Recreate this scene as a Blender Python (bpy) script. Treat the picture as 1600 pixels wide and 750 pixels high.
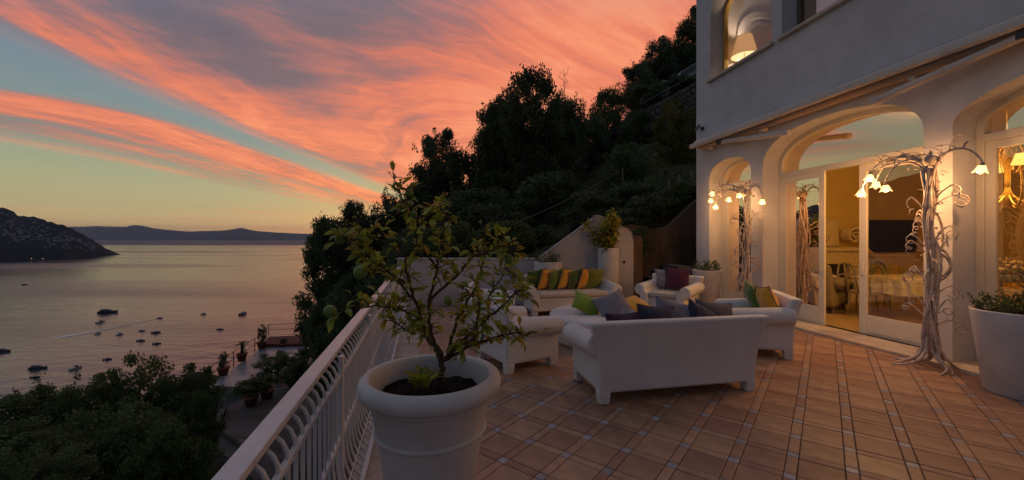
import bpy, bmesh, math, random
import numpy as np
from mathutils import Vector, Matrix, Euler
R = math.radians
PI = math.pi
for o in list(bpy.data.objects): bpy.data.objects.remove(o)
scene = bpy.context.scene
COL = scene.collection
random.seed(7)

# ------------------------------------------------------------------ camera
F = 623.0; CX = 800.0; HY = 372.0; EYE = 1.55; TILT = 0.0145
cam_d = bpy.data.cameras.new('camera'); cam = bpy.data.objects.new('camera', cam_d); COL.objects.link(cam)
cam.location = (0, 0, EYE); cam.rotation_euler = (PI/2, 0, 0)
cam_d.sensor_width = 36; cam_d.lens = 36*F/1600; cam_d.shift_y = -3/1600
cam_d.clip_start = 0.05; cam_d.clip_end = 90000
scene.camera = cam
scene.render.resolution_x = 1024; scene.render.resolution_y = 480

# ------------------------------------------------------------------ world: dusk sky with streaked clouds
world = bpy.data.worlds.new('World'); scene.world = world; world.use_nodes = True
SUN_AZ = R(-20)      # where the sun has gone down, measured from +Y towards +X
def build_world():
    nt = world.node_tree; N = nt.nodes; L = nt.links; N.clear()
    def new(t, **k):
        n = N.new(t)
        for a, v in k.items(): setattr(n, a, v)
        return n
    def sock(x, inp):
        if isinstance(x, (int, float)): inp.default_value = x
        else: L.new(x, inp)
    def m(op, a, b=0.0, c=None, clamp=False):
        n = new('ShaderNodeMath', operation=op, use_clamp=clamp)
        sock(a, n.inputs[0]); sock(b, n.inputs[1])
        if c is not None: sock(c, n.inputs[2])
        return n.outputs[0]
    def smooth(x, a, b, lo=0.0, hi=1.0):
        n = new('ShaderNodeMapRange', interpolation_type='SMOOTHSTEP'); sock(x, n.inputs[0])
        n.inputs[1].default_value = a; n.inputs[2].default_value = b
        n.inputs[3].default_value = lo; n.inputs[4].default_value = hi
        return n.outputs[0]
    def ramp(x, pts):
        n = new('ShaderNodeValToRGB'); sock(x, n.inputs[0]); e = n.color_ramp.elements
        while len(e) < len(pts): e.new(0.5)
        for k, (p, c) in enumerate(pts):
            e[k].position = p; e[k].color = (*c, 1)
        return n.outputs[0]
    def mix(f, a, b):
        n = new('ShaderNodeMix', data_type='RGBA'); sock(f, n.inputs[0])
        for x, i in ((a, 6), (b, 7)):
            if isinstance(x, tuple): n.inputs[i].default_value = (*x, 1)
            else: L.new(x, n.inputs[i])
        return n.outputs[2]
    def comb(x, y, z):
        n = new('ShaderNodeCombineXYZ')
        for k, v in enumerate((x, y, z)): sock(v, n.inputs[k])
        return n.outputs[0]
    def noise(vec, scale, detail, rough, dist=0.0):
        n = new('ShaderNodeTexNoise'); L.new(vec, n.inputs['Vector'])
        n.inputs['Scale'].default_value = scale; n.inputs['Detail'].default_value = detail
        n.inputs['Roughness'].default_value = rough; n.inputs['Distortion'].default_value = dist
        return n.outputs[0]
    tc = new('ShaderNodeTexCoord'); sep = new('ShaderNodeSeparateXYZ'); L.new(tc.outputs['Generated'], sep.inputs[0])
    sx, sy, sz0 = sep.outputs[0], sep.outputs[1], sep.outputs[2]
    sz = m('MAXIMUM', sz0, 0.0)
    base = ramp(sz, [(0, (.68, .35, .14)), (.014, (.78, .48, .19)), (.03, (.71, .52, .23)), (.06, (.50, .44, .22)), (.12, (.37, .40, .235)),
                     (.2, (.22, .29, .27)), (.3, (.165, .24, .29)), (.55, (.14, .21, .275)), (1, (.07, .10, .15))])
    # azimuth: the glow is in the west, the east is dusk blue
    hl = m('SQRT', m('ADD', m('MULTIPLY', sx, sx), m('ADD', m('MULTIPLY', sy, sy), 1e-5)))
    az = m('DIVIDE', m('ADD', m('MULTIPLY', sx, math.sin(SUN_AZ)), m('MULTIPLY', sy, math.cos(SUN_AZ))), hl)
    west = smooth(az, -0.45, 0.85)
    base = mix(west, mix(smooth(sz, 0, .5), (.11, .10, .125), (.055, .075, .115)), base)
    # cloud sheet, seen as a flat layer overhead
    zc = m('MAXIMUM', sz0, 0.022)
    px = m('DIVIDE', sx, zc); py = m('DIVIDE', sy, zc)
    warp = m('MULTIPLY', m('SUBTRACT', noise(comb(m('MULTIPLY', px, .5), m('MULTIPLY', py, .16), 3.1), 1.0, 4, .55), .5), .55)
    q = m('ADD', px, warp)
    q = m('MULTIPLY_ADD', m('MULTIPLY', smooth(py, 1.9, 3.7, 1, 0), smooth(px, -2.55, -3.4)), .95, q)
    band = ramp(m('MULTIPLY_ADD', q, 1/16, .75), [(0, (0,)*3), (.395, (0,)*3), (.43, (.36,)*3), (.505, (.56,)*3), (.53, (.92,)*3), (.558, (.85,)*3), (.577, (.06,)*3),
                (.588, (.06,)*3), (.612, (.8,)*3), (.64, (1,)*3), (.8, (1,)*3), (.9, (.7,)*3), (1, (.5,)*3)])
    # q = -12..4 -> 0..1 ; -5 -> .4375, -4 -> .5, -3 -> .5625, -2.5 -> .594
    fan = m('MULTIPLY_ADD', m('SUBTRACT', noise(comb(m('MULTIPLY', px, .8), m('MULTIPLY', py, .25), 7.0), 1.0, 2, .5), .5), .65, q)
    fan = m('SUBTRACT', fan, m('MULTIPLY', m('MULTIPLY', m('MINIMUM', py, 5.0), smooth(px, -2.4, .4)), .72))
    st = noise(comb(m('MULTIPLY', fan, 2.4), m('MULTIPLY', py, .20), 0.0), 1.0, 10, .62, .30)
    fine = noise(comb(m('MULTIPLY_ADD', fan, 4.2, m('MULTIPLY', py, .55)), m('MULTIPLY', py, .62), 2.0), 1.6, 8, .60, .25)
    rip = noise(comb(m('MULTIPLY_ADD', px, 1.0, m('MULTIPLY', py, .35)), m('MULTIPLY_ADD', py, 2.1, m('MULTIPLY', px, -.9)), 5.0), 2.6, 6, .6, .5)
    big = noise(comb(m('MULTIPLY', q, .8), m('MULTIPLY', py, .22), 9.0), 1.0, 3, .5)
    tex = m('ADD', m('MULTIPLY', m('SUBTRACT', st, .5), 1.5), m('ADD', m('MULTIPLY', m('SUBTRACT', fine, .5), .9), m('MULTIPLY', m('SUBTRACT', rip, .5), .45)))
    dens = m('MULTIPLY_ADD', m('MULTIPLY_ADD', band, .75, .12), tex, m('MULTIPLY', band, .88), clamp=True)
    dens = m('MULTIPLY', dens, m('SUBTRACT', 1.0, m('MULTIPLY', smooth(px, -3.2, -3.7), smooth(py, 3.0, 2.3))))
    dens = m('MULTIPLY', dens, smooth(py, 12, 24, 1, 0))
    dens = m('MULTIPLY', dens, smooth(py, -3.5, -9, 1, .0))
    dens = smooth(dens, .05, .75)
    lit = m('ADD', .55, m('ADD', m('MULTIPLY', m('SUBTRACT', m('MINIMUM', py, 4.5), 2.5), .15),
            m('MULTIPLY', m('ADD', m('MINIMUM', m('MAXIMUM', px, -2.6), .2), 1.0), .13)))
    lit = m('SUBTRACT', lit, m('MULTIPLY', m('MAXIMUM', m('SUBTRACT', px, .45), 0.0), .5))
    lit = m('ADD', lit, m('ADD', m('MULTIPLY', m('SUBTRACT', st, .5), 1.35), m('ADD', m('MULTIPLY_ADD', m('SUBTRACT', rip, .5), .5, m('MULTIPLY', m('SUBTRACT', fine, .5), .9)), m('MULTIPLY', m('SUBTRACT', big, .5), 1.5))), clamp=True)
    cc = ramp(lit, [(0, (.135, .105, .135)), (.22, (.20, .125, .14)), (.42, (.43, .155, .13)), (.62, (.74, .19, .105)), (.82, (.93, .24, .11)), (1, (1.0, .32, .15))])
    cc = mix(smooth(py, .2, 2.1), (.245, .285, .375), cc)
    cc = mix(smooth(az, -.4, .5), (.115, .122, .165), cc)
    low = noise(comb(m('MULTIPLY', m('DIVIDE', sx, hl), 5.0), m('MULTIPLY', sz, 95.0), 4.0), 1.0, 5, .6)
    low = m('MULTIPLY', m('MULTIPLY', smooth(low, .47, .68), smooth(sz, .008, .022)), m('MULTIPLY', smooth(sz, .075, .035), .6))
    base = mix(m('MULTIPLY', low, west), base, (.74, .36, .20))
    col = mix(m('MULTIPLY', dens, .95), base, cc)
    # the last of the real atmosphere
    sky = new('ShaderNodeTexSky', sky_type='NISHITA'); sky.sun_disc = False
    sky.sun_elevation = R(1.0); sky.sun_rotation = SUN_AZ
    bg1 = new('ShaderNodeBackground'); L.new(col, bg1.inputs[0]); bg1.inputs[1].default_value = SKY_STRENGTH
    bg2 = new('ShaderNodeBackground'); L.new(sky.outputs[0], bg2.inputs[0]); bg2.inputs[1].default_value = 0.02
    add = new('ShaderNodeAddShader'); L.new(bg1.outputs[0], add.inputs[0]); L.new(bg2.outputs[0], add.inputs[1])
    out = new('ShaderNodeOutputWorld'); L.new(add.outputs[0], out.inputs[0])
SKY_STRENGTH = 1.0; HAZE = 3e-5; ROOM_W = 62; CH_W = 36; UP_W = 26
build_world()
world.cycles.sampling_method = 'MANUAL'; world.cycles.sample_map_resolution = 1024

sun_d = bpy.data.lights.new('sun', 'SUN'); sun_d.energy = 0.05; sun_d.angle = R(14); sun_d.color = (1, .52, .30)
sun = bpy.data.objects.new('sun', sun_d); COL.objects.link(sun)
sd = Vector((math.sin(SUN_AZ)*math.cos(R(3)), math.cos(SUN_AZ)*math.cos(R(3)), math.sin(R(3))))
sun.rotation_euler = sd.to_track_quat('Z', 'Y').to_euler()

scene.view_settings.view_transform = 'Standard'; scene.view_settings.look = 'None'
scene.view_settings.exposure = 0.0; scene.view_settings.gamma = 1.0; scene.view_settings.use_curve_mapping = False
scene.cycles.use_denoising = True
scene.cycles.max_bounces = 8; scene.cycles.transparent_max_bounces = 24
scene.cycles.sample_clamp_indirect = 4.0

# ------------------------------------------------------------------ helpers
def at(x, y, Y):      # a photograph point at distance Y
    return Vector(((x-CX)/F*Y, Y, EYE+(HY-y)/F*Y))
def fz(X): return TILT*X
def tag(o, label=None, cat=None, group=None, kind=None):
    if label: o['label'] = label
    if cat: o['category'] = cat
    if group: o['group'] = group
    if kind: o['kind'] = kind
    return o
def empty(name, loc, rz=0, label=None, cat=None, group=None):
    o = bpy.data.objects.new(name, None); COL.objects.link(o); o.location = loc; o.rotation_euler = (0, 0, rz)
    o.empty_display_size = .1
    return tag(o, label, cat, group)
def link(name, me, parent=None, loc=None, rot=None, scale=None):
    o = bpy.data.objects.new(name, me); COL.objects.link(o)
    if parent is not None: o.parent = parent
    if loc is not None: o.location = loc
    if rot is not None: o.rotation_euler = rot
    if scale is not None: o.scale = scale
    return o
def copy_tree(o, parent=None):
    c = o.copy(); COL.objects.link(c)
    if parent is not None: c.parent = parent
    for ch in [x for x in o.children]: copy_tree(ch, c)
    return c
class MB:
    def __init__(s): s.v = []; s.f = []
    def add(s, vs, fs):
        n = len(s.v); s.v += [tuple(p) for p in vs]; s.f += [tuple(i+n for i in f) for f in fs]; return s
    def box(s, x0, x1, y0, y1, z0, z1, M=None):
        vs = [Vector(p) for p in ((x0,y0,z0),(x1,y0,z0),(x1,y1,z0),(x0,y1,z0),(x0,y0,z1),(x1,y0,z1),(x1,y1,z1),(x0,y1,z1))]
        if M is not None: vs = [M @ p for p in vs]
        return s.add(vs, [(0,3,2,1),(4,5,6,7),(0,1,5,4),(1,2,6,5),(2,3,7,6),(3,0,4,7)])
    def frustum(s, b, t):      # two quads of points
        return s.add(list(b)+list(t), [(0,3,2,1),(4,5,6,7),(0,1,5,4),(1,2,6,5),(2,3,7,6),(3,0,4,7)])
    def tube(s, pts, rad, seg=8, caps=True):
        pts = [Vector(p) for p in pts]; n = len(pts)
        if not hasattr(rad, '__len__'): rad = [rad]*n
        ref = None; vs = []; fs = []
        for k, p in enumerate(pts):
            d = (pts[min(k+1, n-1)]-pts[max(k-1, 0)])
            d = d.normalized() if d.length > 1e-9 else Vector((0,0,1))
            if ref is None:
                ref = Vector((1,0,0)) if abs(d.x) < .8 else Vector((0,1,0))
            a = (ref - d*ref.dot(d))
            if a.length < 1e-6: a = d.orthogonal()
            a.normalize(); ref = a; b = d.cross(a)
            for j in range(seg):
                t = 2*PI*j/seg; vs.append(p+(a*math.cos(t)+b*math.sin(t))*rad[k])
        for k in range(n-1):
            for j in range(seg):
                fs.append((k*seg+j, k*seg+(j+1)%seg, (k+1)*seg+(j+1)%seg, (k+1)*seg+j))
        if caps: fs.append(tuple(range(seg-1, -1, -1))); fs.append(tuple((n-1)*seg+j for j in range(seg)))
        return s.add(vs, fs)
    def lathe(s, prof, seg=40, M=None, closed=False):
        vs = []; fs = []; n = len(prof)
        for (r, z) in prof:
            for j in range(seg):
                t = 2*PI*j/seg; p = Vector((r*math.cos(t), r*math.sin(t), z)); vs.append(M @ p if M is not None else p)
        for k in range(n if closed else n-1):
            k2 = (k+1) % n
            for j in range(seg):
                fs.append((k*seg+j, k*seg+(j+1)%seg, k2*seg+(j+1)%seg, k2*seg+j))
        return s.add(vs, fs)
    def extrude(s, prof, axis0, axis1):      # closed profile given as points on two parallel planes
        n = len(prof); a = list(axis0); b = list(axis1)
        fs = [(i, (i+1) % n, n+(i+1) % n, n+i) for i in range(n)]
        return s.add(a+b, fs+[tuple(range(n-1, -1, -1)), tuple(range(n, 2*n))])
    def mesh(s, name, mat, smooth=False):
        me = bpy.data.meshes.new(name); me.from_pydata(s.v, [], s.f)
        bm = bmesh.new(); bm.from_mesh(me); bmesh.ops.recalc_face_normals(bm, faces=bm.faces); bm.to_mesh(me); bm.free()
        if mat: me.materials.append(mat)
        if smooth: me.shade_smooth()
        return me
    def build(s, name, mat, parent=None, loc=None, rot=None, smooth=False, bevel=0, seg=2, sub=0):
        o = link(name, s.mesh(name, mat, smooth), parent, loc, rot)
        if bevel: add_bevel(o, bevel, seg)
        if sub:
            m = o.modifiers.new('sub', 'SUBSURF'); m.levels = sub; m.render_levels = sub
        return o
def add_bevel(o, w, seg=2):
    m = o.modifiers.new('bevel', 'BEVEL'); m.width = w; m.segments = seg; m.limit_method = 'ANGLE'; m.angle_limit = R(35); m.harden_normals = True
    o.data.shade_smooth()
def mesh_np(name, V, Fq, mat, smooth=False, mats=None, idx=None):      # V (n,3), Fq (m,k)
    me = bpy.data.meshes.new(name); V = np.asarray(V, np.float32); Fq = np.asarray(Fq, np.int32)
    me.vertices.add(len(V)); me.vertices.foreach_set('co', V.ravel())
    k = Fq.shape[1]; me.loops.add(Fq.size); me.loops.foreach_set('vertex_index', Fq.ravel())
    me.polygons.add(len(Fq)); me.polygons.foreach_set('loop_start', np.arange(0, Fq.size, k, dtype=np.int32))
    for mm in (mats or [mat]): me.materials.append(mm)
    if idx is not None: me.polygons.foreach_set('material_index', np.asarray(idx, np.int32))
    me.update(calc_edges=True); me.validate()
    if smooth: me.shade_smooth()
    return me

# ------------------------------------------------------------------ materials
def principled(name, color, rough=.6, spec=.5, metal=0.0, var=.12, scale=8.0, detail=5, bump=0.0, bscale=None, color2=None, sheen=0.0, trans=0.0, stain=0.0, objvar=0.0, stretch=None, coat=0.0):
    m = bpy.data.materials.new(name); m.use_nodes = True; nt = m.node_tree; N = nt.nodes; L = nt.links
    b = N['Principled BSDF']; b.inputs['Roughness'].default_value = rough; b.inputs['Metallic'].default_value = metal
    b.inputs['Specular IOR Level'].default_value = spec
    if sheen: b.inputs['Sheen Weight'].default_value = sheen
    if coat: b.inputs['Coat Weight'].default_value = coat
    tc = N.new('ShaderNodeTexCoord'); vec = tc.outputs['Object']
    if stretch:
        mp = N.new('ShaderNodeMapping'); mp.inputs['Scale'].default_value = stretch; L.new(vec, mp.inputs[0]); vec = mp.outputs[0]
    n = N.new('ShaderNodeTexNoise'); n.inputs['Scale'].default_value = scale; n.inputs['Detail'].default_value = detail; L.new(vec, n.inputs['Vector'])
    rp = N.new('ShaderNodeValToRGB'); e = rp.color_ramp.elements; e[0].position = .32; e[1].position = .68
    c2 = color2 or tuple(c*(1+var) for c in color); c1 = color if color2 else tuple(c*(1-var) for c in color)
    e[0].color = (*c1, 1); e[1].color = (*c2, 1); L.new(n.outputs[0], rp.inputs[0]); c = rp.outputs[0]
    if stain:
        n2 = N.new('ShaderNodeTexNoise'); n2.inputs['Scale'].default_value = scale*.23; n2.inputs['Detail'].default_value = 8; n2.inputs['Roughness'].default_value = .7; L.new(vec, n2.inputs['Vector'])
        r2 = N.new('ShaderNodeValToRGB'); r2.color_ramp.elements[0].position = .35; r2.color_ramp.elements[1].position = .7
        r2.color_ramp.elements[0].color = (1-stain,)*3+(1,); r2.color_ramp.elements[1].color = (1, 1, 1, 1); L.new(n2.outputs[0], r2.inputs[0])
        mx = N.new('ShaderNodeMix'); mx.data_type = 'RGBA'; mx.blend_type = 'MULTIPLY'; mx.inputs[0].default_value = 1
        L.new(c, mx.inputs[6]); L.new(r2.outputs[0], mx.inputs[7]); c = mx.outputs[2]
    if objvar:
        oi = N.new('ShaderNodeObjectInfo'); ge = N.new('ShaderNodeNewGeometry')
        a = N.new('ShaderNodeMath'); a.operation = 'ADD'; L.new(oi.outputs['Random'], a.inputs[0]); L.new(ge.outputs['Random Per Island'], a.inputs[1])
        fr = N.new('ShaderNodeMath'); fr.operation = 'FRACT'; L.new(a.outputs[0], fr.inputs[0])
        mr = N.new('ShaderNodeMapRange'); L.new(fr.outputs[0], mr.inputs[0]); mr.inputs[3].default_value = 1-objvar; mr.inputs[4].default_value = 1+objvar
        hs = N.new('ShaderNodeHueSaturation'); L.new(c, hs.inputs['Color']); L.new(mr.outputs[0], hs.inputs['Value'])
        mh = N.new('ShaderNodeMapRange'); L.new(fr.outputs[0], mh.inputs[0]); mh.inputs[3].default_value = .5-.05*objvar; mh.inputs[4].default_value = .5+.05*objvar
        L.new(mh.outputs[0], hs.inputs['Hue']); c = hs.outputs[0]
    L.new(c, b.inputs['Base Color'])
    if bump:
        nb = N.new('ShaderNodeTexNoise'); nb.inputs['Scale'].default_value = bscale or scale*4; nb.inputs['Detail'].default_value = 6; L.new(vec, nb.inputs['Vector'])
        bp = N.new('ShaderNodeBump'); bp.inputs['Strength'].default_value = bump; bp.inputs['Distance'].default_value = .01; L.new(nb.outputs[0], bp.inputs['Height']); L.new(bp.outputs[0], b.inputs['Normal'])
    if trans:
        tr = N.new('ShaderNodeBsdfTranslucent'); L.new(c, tr.inputs[0]); ms = N.new('ShaderNodeMixShader'); ms.inputs[0].default_value = trans
        L.new(b.outputs[0], ms.inputs[1]); L.new(tr.outputs[0], ms.inputs[2]); L.new(ms.outputs[0], N['Material Output'].inputs[0])
    return m
def emission(name, color, strength, two=None):
    m = bpy.data.materials.new(name); m.use_nodes = True; N = m.node_tree.nodes; L = m.node_tree.links; N.clear()
    e = N.new('ShaderNodeEmission'); e.inputs[0].default_value = (*color, 1); e.inputs[1].default_value = strength
    o = N.new('ShaderNodeOutputMaterial'); L.new(e.outputs[0], o.inputs[0]); return m
def glass(name, refl, tint=(1, 1, 1), gl=(.95, .95, .95)):
    m = bpy.data.materials.new(name); m.use_nodes = True; N = m.node_tree.nodes; L = m.node_tree.links; N.clear()
    g = N.new('ShaderNodeBsdfGlossy'); g.inputs['Roughness'].default_value = 0.0; g.inputs[0].default_value = (*gl, 1)
    t = N.new('ShaderNodeBsdfTransparent'); t.inputs[0].default_value = (*tint, 1)
    nz = N.new('ShaderNodeTexNoise'); nz.inputs['Scale'].default_value = .9; tc = N.new('ShaderNodeTexCoord'); L.new(tc.outputs['Object'], nz.inputs['Vector'])
    bp = N.new('ShaderNodeBump'); bp.inputs['Strength'].default_value = .05; bp.inputs['Distance'].default_value = .02; L.new(nz.outputs[0], bp.inputs['Height']); L.new(bp.outputs[0], g.inputs['Normal'])
    fr = N.new('ShaderNodeFresnel'); fr.inputs[0].default_value = 1.5
    a = N.new('ShaderNodeMath'); a.operation = 'ADD'; a.use_clamp = True; L.new(fr.outputs[0], a.inputs[0]); a.inputs[1].default_value = refl
    x = N.new('ShaderNodeMixShader'); L.new(a.outputs[0], x.inputs[0]); L.new(t.outputs[0], x.inputs[1]); L.new(g.outputs[0], x.inputs[2])
    o = N.new('ShaderNodeOutputMaterial'); L.new(x.outputs[0], o.inputs[0]); return m

M = {}
M['stucco'] = principled('white_stucco', (.64, .63, .64), .85, .2, var=.06, scale=3, bump=.35, bscale=45, stain=.17)
M['stucco_old'] = principled('grey_stucco', (.55, .51, .50), .9, .2, var=.10, scale=3, bump=.3, bscale=40, stain=.28)
M['brown_stucco'] = principled('weathered_brown_stucco', (.15, .105, .075), .95, .1, var=.28, scale=2.5, detail=9, bump=.4, bscale=25, stain=.5, stretch=(1.5, 1.5, .5))
M['poly'] = principled('white_moulded_plastic', (.70, .68, .67), .5, .4, var=.04, scale=3, bump=.06, bscale=120, stain=.14)
M['pot'] = principled('white_pot_plastic', (.66, .63, .62), .55, .35, var=.06, scale=4, bump=.12, bscale=60, stain=.28)
M['seat'] = principled('cream_seat_fabric', (.52, .47, .41), .9, .2, var=.06, scale=30, bump=.25, bscale=260, sheen=.2)
M['metal_white'] = principled('white_painted_iron', (.66, .64, .64), .38, .5, var=.06, scale=14, bump=.06, bscale=70, stain=.12)
M['wood_white'] = principled('cream_painted_joinery', (.62, .58, .50), .45, .4, var=.03, scale=5)
M['tile'] = principled('terracotta_tile', (.36, .20, .125), .5, .35, color2=(.44, .26, .165), scale=7, detail=7, bump=.14, bscale=40, stain=.26, objvar=.2)
M['strip'] = principled('terracotta_strip_tile', (.32, .175, .112), .52, .35, color2=(.40, .235, .155), scale=9, detail=7, bump=.14, bscale=50, objvar=.2)
M['inset'] = principled('grey_blue_inset_tile', (.30, .285, .31), .42, .4, var=.15, scale=14, objvar=.16)
M['border'] = principled('pale_border_tile', (.46, .37, .31), .6, .35, var=.12, scale=6, bump=.12, objvar=.1, stain=.2)
M['grout'] = principled('dark_grout', (.10, .062, .045), .95, .1, var=.2, scale=20)
M['marble'] = principled('pale_travertine', (.50, .40, .31), .45, .4, color2=(.66, .58, .48), scale=6, detail=9, stain=.15, objvar=.06)
M['soil'] = principled('dark_potting_soil', (.016, .012, .009), 1, .05, color2=(.04, .032, .025), scale=40, bump=1, bscale=90)
M['bark'] = principled('grey_brown_bark', (.055, .04, .03), .95, .1, var=.35, scale=12, bump=.8, bscale=30, stretch=(3, 3, .7))
M['lemon_bark'] = principled('lemon_bark', (.085, .06, .04), .9, .1, var=.4, scale=25, bump=.5, bscale=70)
M['leaf_dark'] = principled('dark_evergreen_leaf', (.05, .075, .034), .55, .4, color2=(.11, .145, .06), scale=1.3, detail=3, trans=.4, objvar=.3)
M['leaf_mid'] = principled('mid_green_leaf', (.07, .11, .04), .55, .4, color2=(.13, .18, .06), scale=1.3, detail=3, trans=.4, objvar=.3)
M['leaf_yellow'] = principled('yellow_green_leaf', (.08, .085, .02), .6, .3, color2=(.17, .15, .03), scale=1.4, detail=3, trans=.25, objvar=.3)
M['leaf_lemon'] = principled('lemon_leaf', (.19, .25, .03), .40, .45, color2=(.40, .40, .05), scale=6, detail=3, trans=.45, objvar=.35)
M['leaf_lemon_yellow'] = principled('yellowed_lemon_leaf', (.42, .32, .035), .45, .4, color2=(.52, .36, .045), scale=6, trans=.45, objvar=.25)
M['fruit'] = principled('green_lemon_skin', (.09, .16, .025), .4, .5, color2=(.14, .21, .03), scale=9, bump=.2, bscale=90)
M['hill'] = principled('scrub_ground', (.02, .022, .012), 1, .1, color2=(.05, .045, .025), scale=.35, detail=9, bump=.6, bscale=2)
M['headland'] = principled('far_scrub', (.010, .020, .028), 1, .1, color2=(.020, .030, .038), scale=.01, detail=9)
M['far'] = principled('far_mountain_rock', (.07, .08, .085), 1, .1, var=.2, scale=.001)
M['house'] = principled('pale_house_plaster', (.22, .235, .26), .9, .1, var=.1, scale=.1, objvar=.4)
M['rock'] = principled('dark_stone', (.13, .115, .10), .95, .15, var=.3, scale=4, bump=.5, bscale=12, objvar=.3)
M['concrete'] = principled('weathered_concrete', (.15, .13, .12), .95, .15, var=.25, scale=1.2, detail=9, bump=.3, stain=.45)
M['red_deck'] = principled('red_brown_deck', (.17, .06, .05), .9, .2, var=.2, scale=3, stain=.3)
M['grey_tile'] = principled('blue_grey_paving', (.24, .25, .28), .35, .5, var=.15, scale=1.5, stain=.3)
M['terracotta'] = principled('terracotta_pot', (.22, .085, .05), .85, .2, var=.15, scale=10)
M['black'] = principled('black_metal', (.02, .02, .022), .5, .4, var=.1)
M['dark_glass'] = principled('dark_screen', (.008, .009, .011), .12, .5, var=.05)
M['awning_fabric'] = principled('beige_awning_fabric', (.46, .35, .27), .9, .2, var=.06, scale=20, bump=.1, bscale=200)
M['awning_white'] = principled('cream_awning_metal', (.62, .56, .51), .45, .4, var=.04, scale=6, stain=.1)
M['seam'] = principled('dark_flashing', (.06, .06, .07), .6, .3)
M['vine'] = principled('whitewashed_iron_vine', (.40, .31, .26), .7, .35, color2=(.68, .59, .53), scale=22, detail=9, bump=1.0, bscale=70)
M['wall_in'] = principled('ochre_interior_plaster', (.62, .47, .20), .9, .2, var=.05, scale=2)
M['wall_up'] = principled('white_interior_plaster', (.78, .72, .70), .9, .2, var=.03, scale=2)
M['floor_in'] = principled('ochre_interior_tile', (.42, .30, .17), .4, .4, var=.15, scale=3, objvar=.12)
M['plaster_white'] = principled('cream_carved_plaster', (.60, .50, .36), .8, .2, var=.06, scale=10)
M['cloth_white'] = principled('white_table_cloth', (.72, .68, .62), .9, .2, var=.05, scale=12, bump=.2)
M['throw'] = principled('olive_grey_throw', (.26, .22, .14), .95, .1, var=.15, scale=14, bump=.4)
M['clear'] = principled('smoky_clear_plastic', (.32, .28, .20), .15, .5, var=.1)
M['gold'] = principled('gilded_iron_and_lit_frame', (.62, .40, .12), .35, .5, metal=.35, var=.15)
M['boat_dark'] = principled('dark_hull', (.05, .055, .065), .4, .5, var=.15, objvar=.3)
M['boat_white'] = principled('white_hull', (.35, .35, .36), .35, .5, var=.08, objvar=.3)
M['wake'] = principled('wake_foam', (.8, .8, .8), .6, .3, var=.2)
M['wood'] = principled('grey_weathered_wood', (.16, .13, .10), .9, .2, var=.3, scale=6, bump=.4, stretch=(4, 4, .6))
M['car_paint'] = principled('silver_car_paint', (.24, .25, .27), .3, .5, metal=.4, var=.03, coat=.5)
M['car_glass'] = principled('car_window', (.02, .024, .028), .08, .6)
M['tyre'] = principled('tyre_rubber', (.015, .015, .015), .9, .2)
def fabric(n, c, c2=None): return principled(n, c, .92, .2, color2=c2, var=.1, scale=14, bump=.35, bscale=220, sheen=.3)
M['c_green'] = fabric('green_cushion', (.10, .17, .022)); M['c_lime'] = fabric('lime_cushion', (.16, .27, .02)); M['c_olive'] = fabric('olive_cushion', (.15, .17, .02)); M['c_dkgreen'] = fabric('bottle_green_cushion', (.055, .105, .025))
M['c_yellow'] = fabric('mustard_cushion', (.62, .33, .035)); M['c_orange'] = fabric('amber_cushion', (.62, .28, .03))
M['c_purple'] = fabric('aubergine_cushion', (.055, .02, .045)); M['c_wine'] = fabric('wine_cushion', (.095, .024, .058)); M['c_navy'] = fabric('navy_cushion', (.035, .035, .065))
M['c_grey'] = fabric('grey_cushion', (.20, .18, .21)); M['c_silver'] = fabric('silver_damask_cushion', (.22, .20, .22), (.40, .37, .38)); M['c_char'] = fabric('charcoal_cushion', (.085, .075, .09)); M['c_red'] = fabric('dark_red_cushion', (.16, .02, .025))
M['pipe_light'] = fabric('pale_piping', (.34, .32, .16)); M['pipe_dark'] = fabric('dark_piping', (.10, .08, .08))
M['glass_fan'] = glass('fanlight_glass', .74, (.85, .80, .70), (1, .84, .66))
M['glass_door'] = glass('door_glass', .22, (.92, .88, .80), (1, .84, .66))
M['glass_up'] = glass('upper_glass', .38, (.92, .92, .92)); M['glass_lamp'] = glass('clear_window_glass', .10, (.95, .94, .93))
M['flower_glow'] = emission('lit_glass_flower', (1.0, .46, .13), 5.0)
M['bulb_glow'] = emission('lit_bulb', (1.0, .70, .36), 22.0)
M['shade_glow'] = emission('lit_lamp_shade', (1.0, .52, .11), 2.6)
M['lamp_inner'] = emission('lit_shade_inside', (1.0, .70, .32), 1.6)
M['town_light'] = emission('town_light', (1.0, .55, .2), .8)
# ------------------------------------------------------------------ land and sea
SEA = -66.0
def sstep(x, a, b):
    t = np.clip((x-a)/(b-a), 0, 1); return t*t*(3-2*t)
def terrain(X, Y):
    X = np.asarray(X, float); Y = np.asarray(Y, float)
    q = X+.10*(Y-10)+.28*np.maximum(Y-32, 0)
    k = .34+.58*sstep(Y, 11, 27)
    up = .9+13*(1-np.exp(-k*np.maximum(q, 0)/13))
    g = np.interp(-q, [-1, 0, 3, 9, 24, 40, 110, 400], [0, 0, 2.2, 10.2, 10.8, 20, 68, 75])
    z = np.where(q > 0, up, .9-g)
    z = z-62*sstep(Y, 33, 62)*sstep(-q, 1, 9)
    near = np.minimum(z, -3.5)
    w = sstep(Y, 9.7, 10.6)
    w = np.where(X > 3.2, sstep(Y, 10.9, 11.6), w)
    z = near*(1-w)+z*w
    return z+.25*np.sin(X*1.3+Y*.7)*sstep(Y, 11, 16)*(np.abs(q) < 60)
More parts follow.
